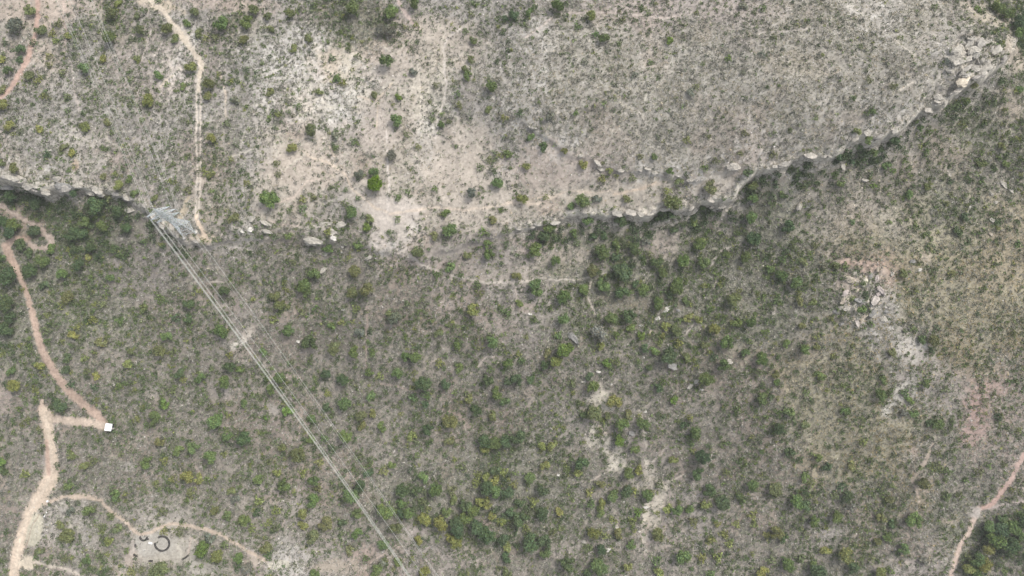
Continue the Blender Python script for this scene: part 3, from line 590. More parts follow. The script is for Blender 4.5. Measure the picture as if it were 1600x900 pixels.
# thin dusty air between the camera and the hillside
bm_ = bpy.data.meshes.new('haze'); X0, X1, Y0, Y1, Z0, Z1 = -4300, 4300, -4300, 4300, float(Z.min()) - 1.5, CAM_H + 8
bm_.from_pydata([(X0,Y0,Z0),(X1,Y0,Z0),(X1,Y1,Z0),(X0,Y1,Z0),(X0,Y0,Z1),(X1,Y0,Z1),(X1,Y1,Z1),(X0,Y1,Z1)], [], [(3,2,1,0),(4,5,6,7),(0,1,5,4),(1,2,6,5),(2,3,7,6),(3,0,4,7)])
hm = bpy.data.materials.new('thin_haze'); hm.use_nodes = True; hm.node_tree.nodes.clear()
pv_ = hm.node_tree.nodes.new('ShaderNodeVolumePrincipled'); pv_.inputs['Density'].default_value = .00013; pv_.inputs['Color'].default_value = (.96, .96, .96, 1)
ho = hm.node_tree.nodes.new('ShaderNodeOutputMaterial'); hm.node_tree.links.new(pv_.outputs[0], ho.inputs['Volume']); bm_.materials.append(hm)
tag(link('haze', bm_), 'thin pale dusty air over the hillside', 'haze', kind='stuff')
# ------------------------------------------------------------------ foliage prototypes
def ico(sub):
    import bmesh
    bm = bmesh.new(); bmesh.ops.create_icosphere(bm, subdivisions=sub, radius=1)
    V = np.array([v.co[:] for v in bm.verts]); F = np.array([[v.index for v in f.verts] for f in bm.faces]); bm.free(); return V, F
I2, I3 = ico(2), ico(3)
def crown_mesh(name, seed, clumps, leaves, leaf, flat, loose=.0):
    """unit-radius crown: several leaf clumps of unequal size, thousands of small leaf faces through the volume"""
    g = np.random.default_rng(seed); cs = []
    for i in range(clumps):
        a = g.uniform(0, 6.283); rr = math.sqrt(g.random()) * .68; r = g.uniform(.24, .46) * (1 - .2 * rr)
        cs.append((math.cos(a) * rr, math.sin(a) * rr, (.35 + .5 * math.sqrt(max(0, 1 - rr * rr)) * g.uniform(.75, 1.15)) * flat, r))
    V, F, C = [], [], []; off = 0
    for (a, b_, c_, r) in cs:
        v, f = I2; d = 1 + .28 * g.normal(0, 1, (len(v), 1)); vv_ = v * d * r * .66 * np.array([1, 1, .85]) + np.array([a, b_, c_])
        V.append(vv_); F.append(f + off); off += len(v); C.append(np.full((len(v), 3), 1.0) * g.uniform(.75, 1.0))
    per = leaves // clumps
    for (a, b_, c_, r) in cs:
        d = g.normal(0, 1, (per, 3)); d[:, 2] = np.where(g.random(per) < .75, np.abs(d[:, 2]), d[:, 2]); d /= np.linalg.norm(d, axis=1, keepdims=True)
        P = np.array([a, b_, c_]) + d * (r * g.uniform(.72, 1.16 + loose, (per, 1))) * np.array([1, 1, .9])
        t1 = np.cross(d + g.normal(0, .55, (per, 3)), g.normal(0, 1, (per, 3))); t1 /= np.linalg.norm(t1, axis=1, keepdims=True) + 1e-6
        t2 = np.cross(d + g.normal(0, .55, (per, 3)), t1); t2 /= np.linalg.norm(t2, axis=1, keepdims=True) + 1e-6
        L = leaf * g.uniform(.6, 1.35, (per, 1))
        V.append(np.stack([P + t1 * L, P - t1 * L * .5 + t2 * L * .87, P - t1 * L * .5 - t2 * L * .87], 1).reshape(-1, 3)); F.append(np.arange(per * 3).reshape(-1, 3) + off); off += per * 3
        base = g.uniform(.78, 1.25); tn = base * (1 + g.normal(0, .22, (per, 1))); yel = g.uniform(-.08, .16, (per, 1))
        cc = np.concatenate([tn * (1 + yel), tn, tn * (1 - yel)], 1); C.append(np.repeat(np.clip(cc, .3, 2), 3, 0))
    V = np.concatenate(V); V[:, 2] = np.maximum(V[:, 2], -.05)
    return mesh_np(name, V, np.concatenate(F), M['leaf'], np.clip(np.concatenate(C), 0, 2))
BUSH = [crown_mesh('bush_foliage', 100 + i, 7 + i % 4, 560, .115, .82, .15) for i in range(8)]
ROUND = crown_mesh('round_bush_foliage', 55, 22, 1500, .07, .95, 0)
CROWN = [crown_mesh('tree_crown', 200 + i, 13 + 2 * (i % 4), 1300, .075, 1.0, .1) for i in range(7)]
import bmesh
def tubes(bm, p, q, r0, r1, n=6):
    from mathutils import Vector
    p, q = Vector(p), Vector(q); d = (q - p)
    if d.length < 1e-6: return
    d.normalize(); a = d.orthogonal().normalized(); b = d.cross(a)
    A = [bm.verts.new(p + (a * math.cos(6.28318 * k / n) + b * math.sin(6.28318 * k / n)) * r0) for k in range(n)]
    B = [bm.verts.new(q + (a * math.cos(6.28318 * k / n) + b * math.sin(6.28318 * k / n)) * r1) for k in range(n)]
    for k in range(n): bm.faces.new((A[k], A[(k+1) % n], B[(k+1) % n], B[k]))
    bm.faces.new(A[::-1]); bm.faces.new(B)
def box(bm, c, s, rot=0, taper=1.0):
    x, y, z = s[0] / 2, s[1] / 2, s[2] / 2; ca, sa = math.cos(rot), math.sin(rot); vs = []
    for dz, k in ((-z, 1.0), (z, taper)):
        for dx, dy in ((-x, -y), (x, -y), (x, y), (-x, y)): vs.append(bm.verts.new((c[0] + (dx * ca - dy * sa) * k, c[1] + (dx * sa + dy * ca) * k, c[2] + dz)))
    for f in ((3,2,1,0), (4,5,6,7), (0,1,5,4), (1,2,6,5), (2,3,7,6), (3,0,4,7)): bm.faces.new([vs[i] for i in f])
def fin(bm, name, material, smooth=False):
    me = bpy.data.meshes.new(name); bmesh.ops.recalc_face_normals(bm, faces=bm.faces); bm.to_mesh(me); bm.free(); me.materials.append(material)
    if smooth:
        for p in me.polygons: p.use_smooth = True
    return me
TRUNK = []
for i in range(3):
    bm = bmesh.new(); g = random.Random(i); top = (g.uniform(-.08, .08), g.uniform(-.08, .08), .34)
    tubes(bm, (0, 0, -.15), top, .085, .06, 8)
    for k in range(5):
        a = k * 1.257 + g.uniform(-.3, .3); mid = (top[0] + math.cos(a) * .22, top[1] + math.sin(a) * .22, .55); tubes(bm, top, mid, .05, .032); tubes(bm, mid, (mid[0] + math.cos(a) * .25, mid[1] + math.sin(a) * .25, .78), .032, .012)
        tubes(bm, mid, (mid[0] + math.cos(a + 1) * .18, mid[1] + math.sin(a + 1) * .18, .82), .026, .01)
    TRUNK.append(fin(bm, 'tree_trunk', M['bark']))
# ------------------------------------------------------------------ bushes and trees the photograph shows: (x, y, r, tone) in quarter survey units from each sheet's corner
SHEETS = {
(0,0): "190,60,40,O 105,165,52,K 255,195,42,O 335,215,28,Y 350,260,24,Y 370,155,28,O 428,225,30,Y 425,95,14,D 210,270,27,D 135,305,38,D 125,370,30,D 32,272,22,D 55,440,36,D 10,375,34,Y 185,470,36,O 240,510,28,Y 310,355,27,Y 310,408,24,O 395,455,28,O 540,430,40,G 650,370,34,Y 692,245,48,G 528,795,38,Y 250,805,30,Y 430,610,28,O 285,610,28,O 58,790,36,Y 20,660,44,Y 675,765,32,O 935,628,45,Y 825,650,28,O 995,475,34,G 1135,545,32,G 1195,415,44,Y 855,360,30,O 1310,530,44,O 1300,600,36,O 1380,150,58,G 1175,140,34,G 1215,80,36,O 860,100,30,O 875,190,38,O 1100,245,34,O 1290,245,28,Y 1525,250,38,O 1470,640,36,K 1320,870,38,Y 1420,775,28,O 990,5,22,G 740,25,30,Y 1350,240,28,O 700,90,46,O 1550,140,44,G 1240,210,36,O 1050,185,38,O 15,560,34,O 1590,60,40,O",
(400,0): "478,368,27,D 815,385,52,G 510,495,34,G 540,525,28,Y 640,355,28,O 240,305,32,O 265,670,27,G 895,605,30,B 885,755,44,G 990,30,40,G 600,45,60,G 845,75,52,G 1345,375,32,O 1325,475,36,G 1475,545,42,G 1155,785,32,G 1125,537,26,O 1260,585,24,G 1265,660,28,O 345,820,42,O 85,575,34,O 610,885,24,G 985,445,34,K 1310,200,26,O 1000,155,20,Y 140,720,24,Y 1450,685,30,O 1085,635,18,O 1345,95,26,O 740,600,34,O 400,575,30,O 80,110,36,O 215,85,40,O 1560,120,30,D 1360,255,30,O 1100,745,24,O 780,180,44,K 840,195,42,K 1310,430,30,O 100,190,30,O 330,240,34,O 490,860,34,K 1205,760,20,O 1550,740,24,Y 945,845,26,O",
(800,0): "285,42,54,G 105,82,30,G 488,103,40,Y 15,90,42,D 410,172,28,G 575,240,40,G 525,220,28,G 668,273,20,G 980,255,32,B 865,392,21,G 765,472,28,K 1350,370,26,B 1558,342,28,K 232,725,36,K 45,718,26,D 398,708,18,B 1445,38,34,K 1565,55,28,G 1090,880,28,Y 125,865,30,G 460,392,22,K 695,120,22,O 1150,545,26,O 1450,835,24,O 1228,855,20,O 1440,455,22,K 670,72,16,O 1120,580,34,K",
(1200,0): "645,695,29,G 528,618,22,G 560,820,30,O 1118,385,24,K 1240,640,32,G 1565,560,30,G 635,875,36,G 790,870,38,D 950,800,30,G 1310,60,30,G 1440,45,52,G 1500,90,48,G 1560,140,50,D 1580,210,40,G 1590,290,26,D 1040,45,24,O 630,505,28,O 575,290,22,O 1280,530,34,O 815,235,14,Y 340,345,16,Y 780,545,26,O 30,235,24,O 1360,215,22,K 1300,205,20,O 1480,690,22,O 1000,830,28,G 1210,750,26,O 140,815,20,O",
(0,225): "80,322,48,D 230,375,46,D 470,300,40,D 805,222,30,G 745,262,38,Y 720,190,22,Y 650,205,32,O 845,310,32,G 100,506,46,G 22,492,38,D 75,550,48,D 220,545,42,D 130,630,40,D 180,685,34,D 530,490,42,G 610,390,58,D 445,565,48,D 505,560,42,D 645,520,40,G 740,430,38,D 795,525,40,D 710,660,34,D 765,695,28,G 695,835,36,G 558,710,30,Y 450,60,34,Y 10,120,34,O 400,20,30,O 95,150,40,O 300,70,26,D 570,650,38,D 270,740,48,G 190,800,48,D 60,830,56,D 390,820,38,G 500,760,44,D 905,610,20,G 1025,645,22,D 960,335,30,O 1270,605,22,O 1175,290,26,O 1460,465,36,O 1540,245,24,Y 15,725,36,D 1330,200,34,O 280,880,34,D 690,340,28,O 1060,235,20,Y 430,170,18,G 1255,815,20,O 330,660,36,G",
(400,225): "745,255,58,B 85,342,62,G 225,25,38,Y 295,350,28,Y 290,405,28,G 690,520,34,B 735,185,38,G 645,195,38,K 1510,245,40,G 1570,65,36,G 1210,540,46,G 1185,432,30,G 885,335,26,G 640,340,20,G 560,290,18,G 945,298,24,G 1115,280,20,B 1015,20,22,Y 850,70,38,K 1455,100,26,O 1400,150,28,O 1415,550,28,B 1450,620,34,G 1460,695,40,G 600,430,44,G 720,460,32,O 210,420,22,G 140,195,24,O 360,335,24,O 205,575,30,G 450,555,28,Y 455,650,36,G 640,640,32,G 370,810,40,G 1110,575,34,O 1010,680,48,O 300,885,48,G 1210,770,36,G 1345,310,38,K 1280,820,24,G 500,30,24,G 1475,480,36,O 235,740,24,O 885,470,26,O 620,800,40,O 1130,820,26,G 1380,880,28,G 1320,690,34,O 130,125,24,O 560,380,28,O 1560,540,28,O 1250,15,16,G",
(800,225): "90,142,36,Y 62,342,40,Y 210,335,22,Y 440,355,52,G 370,390,34,G 530,345,36,K 615,168,30,Y 562,220,25,Y 712,345,32,O 1000,368,60,O 985,168,32,G 965,297,28,Y 1205,155,28,G 1245,268,46,O 1475,185,32,D 1505,265,38,O 1500,345,38,G 1490,465,40,G 1165,625,42,G 1125,490,36,G 670,490,44,D 475,485,36,G 240,520,46,G 200,580,44,D 155,670,48,G 380,560,30,G 270,740,40,G 690,800,62,D 575,575,34,D 645,640,34,G 650,705,36,D 1070,725,46,G 1195,735,44,G 1460,710,38,G 900,745,44,D 940,805,40,G 1340,700,32,G 760,660,42,D 750,215,26,O 890,80,32,G 440,130,36,Y 325,50,30,O 800,80,22,O 500,795,42,O 860,690,26,O 1510,590,44,D 1410,555,22,G 560,680,48,G 30,825,34,O 1225,545,22,G 1270,110,26,O 1425,60,22,O 190,20,36,D 570,875,48,G 1035,875,44,G 920,450,38,D 985,445,36,D 1045,235,34,O 145,880,44,G 1010,540,32,D 1190,395,30,D 505,580,30,D 780,880,30,D 840,610,34,K",
(1200,225): "985,48,28,B 740,140,34,G 775,170,22,B 655,262,26,B 875,320,36,G 115,520,40,D 1485,120,34,G 635,208,14,Y 410,195,28,G 440,80,36,D 520,115,28,D 660,55,30,G 100,335,32,D 525,487,20,G 990,270,34,O 985,1,20,G 1135,235,22,D 1330,240,24,G 25,380,26,G 1180,550,32,D 1560,630,26,G 420,760,34,O 290,640,26,O 215,745,34,O 90,720,28,G 30,70,28,O 875,155,22,G 565,15,26,G 1330,130,34,O 1230,320,24,O 340,760,30,K 80,820,46,G 170,870,46,G 840,810,32,O 1150,815,30,O 1230,460,34,D 1455,20,30,O 450,245,30,G 150,640,24,O 215,270,18,Y 10,790,32,G 1140,320,20,O",
(0,450): "55,105,58,D 75,190,44,D 35,260,48,D 1405,25,42,D 1180,105,40,D 895,130,32,O 1010,70,28,G 755,205,28,G 800,470,34,Y 1035,722,34,B 530,440,26,Y 598,555,32,Y 600,620,28,D 415,440,34,D 425,510,34,D 460,295,34,Y 490,245,22,Y 582,200,26,Y 650,105,26,O 1115,530,36,D 1150,572,20,Y 1410,590,42,G 1525,722,32,G 1355,830,50,G 965,815,42,G 925,860,26,G 375,740,42,D 250,475,34,Y 90,610,40,Y 750,612,26,G 1385,280,50,G 1045,300,36,G 820,400,30,O 430,60,44,O 1105,190,28,D 1440,490,40,D 635,340,36,O 1000,390,42,O 75,520,32,G 300,170,24,Y 1255,560,34,G 860,820,24,Y 300,270,28,O 395,105,28,Y 1500,510,30,G 710,830,24,G 450,600,28,D 1095,395,24,O 345,700,24,D 180,830,28,O 545,520,24,O 1180,190,34,D 1440,420,24,Y 1320,740,28,O 1080,640,28,O 300,340,24,G",
(400,450): "305,25,44,G 200,270,42,G 340,350,56,D 150,110,40,O 108,200,28,Y 470,250,32,G 625,125,26,Y 535,215,22,Y 610,400,38,G 650,275,32,K 1350,140,44,Y 940,425,36,G 1000,440,38,G 880,540,40,G 705,525,34,G 775,550,28,Y 545,575,40,D 1050,600,50,D 560,730,44,G 200,775,36,B 70,810,22,B 450,740,36,D 350,820,36,G 720,675,36,G 1150,470,28,Y 1265,500,34,G 1450,570,40,D 1570,470,38,G 1375,760,44,D 1560,720,36,D 1500,660,40,G 1215,830,48,O 1060,725,26,D 1065,665,28,G 450,660,24,Y 90,635,36,G 440,540,38,D 1145,290,34,O 1255,360,34,G 600,30,44,O 1470,340,44,G 985,680,28,G 150,565,40,G 1190,600,38,D 1570,150,28,G 1580,580,36,D 660,800,38,O 740,780,30,O 50,400,30,G 730,400,28,G 380,130,24,G 690,15,48,O 290,155,28,O 490,380,48,O 870,190,44,K 1400,35,28,O 1330,690,32,O 1080,885,38,D 840,160,30,O 1480,800,34,O 1465,510,24,G 120,55,38,O 655,860,34,O 785,870,34,G",
(800,450): "330,390,54,B 275,460,42,Y 200,480,36,D 595,470,34,B 555,370,30,Y 800,300,32,B 910,100,40,G 965,235,34,Y 1030,262,38,O 1255,265,42,Y 1105,190,34,Y 1165,195,32,Y 1310,485,44,G 1340,350,50,G 1460,410,32,G 500,625,46,G 640,705,44,Y 1015,705,30,B 855,495,32,D 980,425,58,D 890,395,32,G 835,375,34,D 1070,850,28,D 1110,810,26,Y 740,180,52,D 620,190,40,G 320,60,42,G 320,190,40,G 735,240,32,G 1085,75,30,G 1235,135,28,G 1390,80,54,O 1400,215,36,G 1490,220,38,G 690,25,50,D 820,10,40,G 1025,10,50,G 450,10,38,G 510,790,44,O 30,580,40,D 120,575,34,D 820,850,46,G 600,800,30,O 1090,435,34,O 725,785,30,O 690,860,48,G 910,630,36,D 945,590,26,G 140,200,26,G 50,90,30,G 375,590,28,O 450,790,36,D 480,550,30,D 650,460,28,O 1210,570,48,G 550,280,56,K 60,455,28,G 1205,355,30,O 940,300,22,Y 920,345,24,Y 1040,345,28,Y 160,15,46,G 1560,440,44,G 1405,765,28,G 540,95,28,O 655,290,30,G 290,300,28,G 1560,690,40,G 210,405,34,O 1260,430,28,D 1540,530,28,O 1115,810,20,O 415,720,24,O 990,40,34,D",
(1200,450): "275,88,30,O 235,390,38,G 120,350,30,G 325,550,36,G 55,590,30,G 960,325,34,D 1030,330,38,O 1020,390,26,D 770,405,34,O 715,575,30,G 705,670,44,G 985,595,32,G 640,225,24,G 390,190,26,O 300,305,24,Y 1105,635,26,O 1350,705,22,G 1410,660,16,G 130,770,34,G 15,680,26,D 60,880,40,D 1050,860,44,G 1015,850,34,D 230,860,34,O 880,710,30,G 910,790,30,G 850,780,30,K 235,655,26,G 1305,165,20,D 1055,250,22,D 1530,280,24,O 60,780,24,G 300,370,30,O 1430,800,24,D 760,650,26,G 1500,590,24,G 1545,580,20,G 585,130,30,G 850,655,28,G 480,770,34,G 40,540,30,O 185,90,34,O 600,40,26,D 1450,800,22,O 1330,640,20,O 1560,890,24,Y 210,240,30,O",
(0,675): "15,170,36,B 20,240,36,D 1520,40,50,D 1425,25,36,G 1215,100,42,G 1115,115,34,G 1325,155,46,G 925,190,38,G 1030,175,26,Y 1185,275,42,Y 1245,290,34,Y 160,265,28,Y 435,335,32,G 565,485,38,G 425,650,42,O 680,680,32,Y 640,600,28,O 735,600,32,O 700,525,24,O 1270,730,44,B 1370,775,38,Y 1498,785,38,G 1030,620,24,Y 1120,625,28,O 545,800,34,G 645,890,28,D 825,870,28,Y 1550,850,38,K 1430,525,36,G 1530,545,40,G 720,395,34,G 1005,855,56,O 1090,295,26,Y 980,320,22,Y 1580,605,26,Y 1320,655,36,K 1450,375,32,O 1480,420,34,K 250,745,30,O 390,570,30,O 415,790,24,O 1490,840,28,D 1020,500,28,O 625,770,28,O 445,490,30,K 450,145,30,O 1000,55,36,O 1350,490,34,O 1190,370,30,O 1410,705,28,O 890,860,22,O 530,210,34,O 760,140,20,O 590,180,28,O",
(400,675): "262,145,46,O 185,325,48,G 165,95,36,O 135,250,30,Y 295,255,26,Y 362,300,42,G 365,430,48,G 295,510,40,Y 300,570,34,Y 430,570,44,O 365,655,44,O 65,715,40,O 80,765,28,G 920,360,48,D 910,445,36,G 960,505,38,G 905,510,32,D 655,335,38,D 705,255,32,D 640,505,38,G 810,500,52,G 1125,365,48,G 1050,280,34,G 800,242,28,Y 850,200,30,G 1155,575,46,Y 1055,545,40,Y 1225,420,32,O 1310,450,40,D 1360,490,46,G 1440,280,30,Y 1390,265,28,Y 1490,300,34,Y 1500,250,36,D 1545,250,28,Y 1440,350,44,D 1500,370,38,G 1570,370,46,D 1400,430,34,Y 1450,445,34,Y 1380,590,50,D 1260,610,48,D 1250,680,44,Y 1440,640,54,D 1545,670,42,D 1210,660,30,Y 1310,540,40,G 1250,560,38,D 1430,60,44,D 1430,110,32,Y 1500,70,40,G 1570,60,42,D 545,575,30,D 630,630,36,G 875,595,40,O 1020,675,30,Y 750,860,44,G 795,830,34,K 890,810,34,G 800,700,40,G 685,790,24,G 590,740,32,O 1210,55,34,O 975,30,36,Y 1580,710,34,Y 1530,560,30,Y 570,20,48,G 430,40,28,G 340,50,32,G 1185,500,36,G 1375,320,28,Y 1560,780,34,D 600,390,50,G 20,430,28,Y 15,500,28,D 1600,500,34,D 1470,520,30,Y 130,490,28,Y 1290,220,30,O 370,880,38,G 640,145,30,O 1225,360,30,O 1010,370,36,D 85,185,26,O 15,290,34,G 1060,880,40,Y 1570,880,34,O 480,105,30,D 1050,430,30,O 120,600,28,O 400,190,28,Y 80,570,26,Y 390,350,28,O",
(800,675): "670,55,38,B 210,215,34,Y 185,90,34,Y 250,85,34,Y 735,260,38,G 795,240,32,Y 715,375,44,D 755,370,26,Y 845,395,38,G 785,495,28,B 910,640,46,O 510,630,42,Y 580,645,26,Y 545,840,50,G 720,835,32,Y 355,820,50,D 295,495,32,Y 550,450,34,Y 555,495,34,G 965,475,36,Y 1025,485,38,G 1210,450,34,Y 1165,260,42,D 1185,155,48,D 125,690,58,D 205,690,44,D 185,365,38,D 190,510,40,D 60,545,46,D 740,700,34,G 475,725,26,O 1325,640,28,Y 1235,670,28,Y 1355,700,26,Y 1185,785,28,Y 1280,780,30,Y 1335,250,24,Y 1005,175,32,Y 1105,480,36,G 435,190,44,D 450,185,28,Y 415,245,34,Y 750,555,28,Y 625,545,22,Y 1500,515,28,Y 1400,575,24,Y 555,315,32,O 340,235,26,O 1225,365,40,D 920,330,28,O 90,600,26,Y 115,290,38,G 670,630,34,O 560,730,38,D 470,880,34,D 920,885,36,Y 1315,445,44,D 1585,645,26,Y 1510,575,24,Y 1280,575,22,Y 480,375,28,Y 45,440,32,D 15,330,26,Y 210,760,40,G 630,400,38,G 770,110,34,G 1140,10,44,G 1420,420,36,D 1560,870,36,Y 1240,885,28,G 990,280,30,O 1065,770,42,G 490,450,30,G 1120,70,24,G 30,30,48,D 1130,560,30,O 645,20,20,G 170,490,22,O 1340,460,22,G 1500,335,40,G 250,625,26,O 900,800,30,G 130,430,30,Y",
(1200,675): "280,560,40,G 170,430,46,G 235,460,36,D 425,530,40,G 470,760,50,Y 50,360,42,O 230,285,32,G 265,320,28,Y 225,365,28,D 530,210,34,O 965,320,42,O 505,470,30,K 910,560,54,G 700,880,42,Y 1380,590,42,G 1440,620,50,D 1400,680,54,G 1500,700,52,D 1480,570,36,G 1540,600,46,G 1590,570,44,D 1580,660,38,G 1360,720,44,Y 1300,800,48,G 1250,850,40,Y 1345,830,40,Y 1290,890,44,G 1360,640,34,D 1100,155,24,D 1060,215,26,O 1230,300,22,G 130,130,36,D 310,165,32,G 360,215,32,D 125,830,42,G 285,830,32,G 305,870,48,D 45,630,44,O 95,660,34,D 590,60,28,Y 450,340,28,D 1190,390,24,O 1370,205,24,G 1470,205,22,O 520,850,40,D 1520,360,20,O 680,680,32,O 740,650,34,G 20,800,26,O 235,640,24,O 1100,395,26,O 490,400,38,D 200,790,30,O 700,540,34,O 1115,250,30,G 840,730,38,G 355,740,32,Y 970,810,34,K 750,420,34,O 1055,130,26,O 640,790,26,O 410,395,28,O 780,570,32,D 1250,780,28,O 1310,250,30,O 1580,520,30,G 1460,540,32,D"}
TONE = dict(D=((.085,.128,.062), 'dark green'), G=((.125,.18,.068), 'green'), B=((.135,.21,.055), 'bright green'), Y=((.21,.235,.082), 'yellowish'), O=((.155,.178,.08), 'olive'), K=((.165,.18,.14), 'grey green'))
plants = []
for (su, sv), txt in SHEETS.items():
    for w in txt.split():
        a, b_, r, tn = w.split(','); plants.append([su + float(a) / 4, sv + float(b_) / 4, float(r) / 4, tn])
keep = []
for p in sorted(plants, key=lambda p: -p[2]):
    if all((p[0] - k[0]) ** 2 + (p[1] - k[1]) ** 2 > (0.55 * max(p[2], k[2])) ** 2 for k in keep): keep.append(p)
plants = keep
trees = plants[:290]; bushes = plants[290:590]; minor = plants[590:]
print('PLANTS', len(plants), 'trees', len(trees), 'tree r>=', trees[-1][2], 'bushes', len(bushes), 'minor', len(minor))

LAND = [(268,345,'steel pylon'), (172,667,'white hut'), (253,849,'ring of tyres'), (1042,483,'long white boulder'), (490,375,'big pale rock'), (503,423,'lone pale boulder on the slope'), (585,290,'big round bright bush'),
 (70,378,'red track hairpin'), (1524,798,'red track fork'), (314,104,'bend of the cream track'), (308,230,'two rut track'), (320,372,'foot of the two rut track'), (376,533,'pale scrape under the cables'), (607,335,'pale path hub'), (636,400,'path junction below the hub'),
 (1505,125,'yellow stained rock slab'), (1535,75,'grey crag of the corner'), (1350,460,'reddish crags'), (1425,548,'pale scree patch'), (940,628,'cream gully head'), (962,728,'foot of the cream gully'), (1025,790,'long pale wash'), (75,755,'widest bend of the cream road'), (55,828,'cream roadside patch'),
 (48,480,'straight red track'), (100,600,'sloping red track'), (26,330,'upper red track'), (60,295,'grey cliff face'), (200,328,'boulder left of the pylon'), (40,100,'red track of the far corner'), (130,200,'thin trail'), (555,120,'white stony ground'), (675,170,'white goat trails'), (850,205,'rocky ledge end'), (980,262,'ledge above the shelf path'), (925,337,'sheer middle cliff'),
 (1125,315,'leaning cliff boulders'), (1290,245,'cliff corner'), (1430,180,'cliff below the dome'), (1044,65,'lone bush on the dome'), (1120,150,'grassy dome'), (1310,150,'dry dome slope'), (780,20,'saddle trail'), (1110,20,'pink bare saddle'), (820,480,'small red scar'), (573,525,'short red footpath'), (1440,740,'forked footpath'), (520,720,'cables at the slope foot'), (450,620,'cables mid slope'), (340,480,'cables below the pylon'), (620,850,'cables near the bottom'),
 (740,780,'densest wood'), (1560,850,'corner wood'), (15,480,'wood by the red track'), (1530,640,'pink soil streak'), (1250,560,'ochre grass slope'), (1230,760,'sparse lower slope'), (1500,420,'straw slope'), (1180,420,'green hollow'), (980,440,'bushy hollow'), (700,600,'dry middle slope'), (850,640,'grey slope'), (230,560,'grey left slope'), (290,700,'bushy lower slope'), (160,785,'curving camp path'), (370,850,'far end of the camp path'), (450,880,'cream bare patches'), (440,290,'tan bare shoulder'), (400,60,'green saddle scrub'), (560,500,'twiggy middle slope'), (1560,280,'strewn boulders'), (1430,330,'pale dry gully'), (1130,560,'boulder strewn hollow'), (890,380,'thicket under the cliff'), (700,50,'pink trail fork'), (215,425,'bald grey slope'), (1080,690,'slope beside the wash'), (1340,660,'golden grass')]
SECT = ['right of', 'upper right of', 'above', 'upper left of', 'left of', 'lower left of', 'below', 'lower right of']
ORD = ['', 'second ', 'third ', 'fourth ', 'fifth ', 'sixth ', 'seventh ', 'eighth ', 'ninth ', 'tenth ', 'eleventh ', 'twelfth ']
def whereabouts(items):
    """items: (u, v, words). A label for each: what it looks like, then its nearest landmark, side and rank among its like."""
    info = []
    for i, (u, v, wd) in enumerate(items):
        ds = sorted((math.hypot(u - a, v - b_), j) for j, (a, b_, _n) in enumerate(LAND) if math.hypot(u - a, v - b_) > 4)
        d, j = ds[0]; an = math.atan2(-(v - LAND[j][1]), u - LAND[j][0]); s = int(round(an / (math.pi / 4))) % 8
        info.append((wd, j, s, d, i))
    lab = {}; seen = {}
    for wd, j, s, d, i in sorted(info, key=lambda q_: q_[3]):
        k = seen.get((wd, j, s), 0); seen[(wd, j, s)] = k + 1
        lab[i] = f"{wd} {'just' if k == 0 and d < 22 else (ORD[k] + 'closest') if k else 'nearest'} {SECT[s]} the {LAND[j][2]}"
    return [lab[i] for i in range(len(items))]
def jcol(c, a=.14):
    k = 1 + random.uniform(-a, a); return (c[0] * k * (1 + random.uniform(-.08, .08)), c[1] * k, c[2] * k * (1 + random.uniform(-.1, .1)), 1)
def sizeword(r, lo, hi): return 'small' if r < lo else 'large' if r >= hi else 'mid sized'
SPECIAL = {(400 + 745/4, 225 + 255/4): ('big round bright green bush alone beside the bare pale path hub', 'round')}

# trees: trunk and crown under an Empty
tl = whereabouts([(p[0], p[1], f"{sizeword(p[2], 10.5, 12.5)} {TONE[p[3]][1]} tree") for p in trees])
pu = np.array([p[0] for p in trees]); pv = np.array([p[1] for p in trees]); pr = np.array([p[2] for p in trees])
TX, TY, TZ = hit(pu, pv, pr * .3 * .75)
proto = None
for i, p in enumerate(trees):
    dist = (CAM_H - TZ[i]) / FPX; rad = p[2] * dist * 1.08
    k = i % len(CROWN); cdata = CROWN[k]; special = SPECIAL.get((p[0], p[1])); hgt = random.uniform(1.05, 1.45)
    if special: cdata = ROUND
    if proto is None:
        root = bpy.data.objects.new('tree', None); COL.objects.link(root); root.empty_display_size = .2
        crown = link('crown', cdata, root); trunk = link('trunk', TRUNK[0], root); proto = (root, crown, trunk)
    else:
        root, crown, trunk = proto[0].copy(), proto[1].copy(), proto[2].copy()
        for o in (root, crown, trunk): COL.objects.link(o)
        crown.parent = root; trunk.parent = root; crown.data = cdata; trunk.data = TRUNK[i % 3]
    root.location = (TX[i], TY[i], TZ[i] - .05); root.rotation_euler = (0, 0, random.uniform(0, 6.28)); root.scale = (rad * random.uniform(.85, 1.18), rad * random.uniform(.85, 1.12), rad * hgt)
    crown.color = jcol(TONE[p[3]][0]) if not special else (.115, .19, .02, 1)
    lb = special[0] if special else tl[i]
    tag(root, lb, 'tree' if not special else 'bush', 'single trees standing in the scrub')
    del_group = special and root.get('group')
    if special: root.name = 'round_bush'; del root['group']; root['label'] = lb
bl = whereabouts([(p[0], p[1], f"{sizeword(p[2], 7.0, 8.4)} {TONE[p[3]][1]} bush") for p in bushes])
pu = np.array([p[0] for p in bushes]); pv = np.array([p[1] for p in bushes]); pr = np.array([p[2] for p in bushes])
TX, TY, TZ = hit(pu, pv, pr * .3 * .35)
proto = None
for i, p in enumerate(bushes):
    rad = p[2] * (CAM_H - TZ[i]) / FPX * 1.1
    if proto is None: o = link('bush', BUSH[0]); proto = o
    else: o = proto.copy(); COL.objects.link(o); o.data = BUSH[i % len(BUSH)]
    o.location = (TX[i], TY[i], TZ[i] - .1); o.rotation_euler = (0, 0, random.uniform(0, 6.28)); o.scale = (rad, rad * random.uniform(.85, 1.1), rad * random.uniform(.75, 1.05))
    o.color = jcol(TONE[p[3]][0]); tag(o, bl[i], 'bush', 'bushes dotted over the hillside')
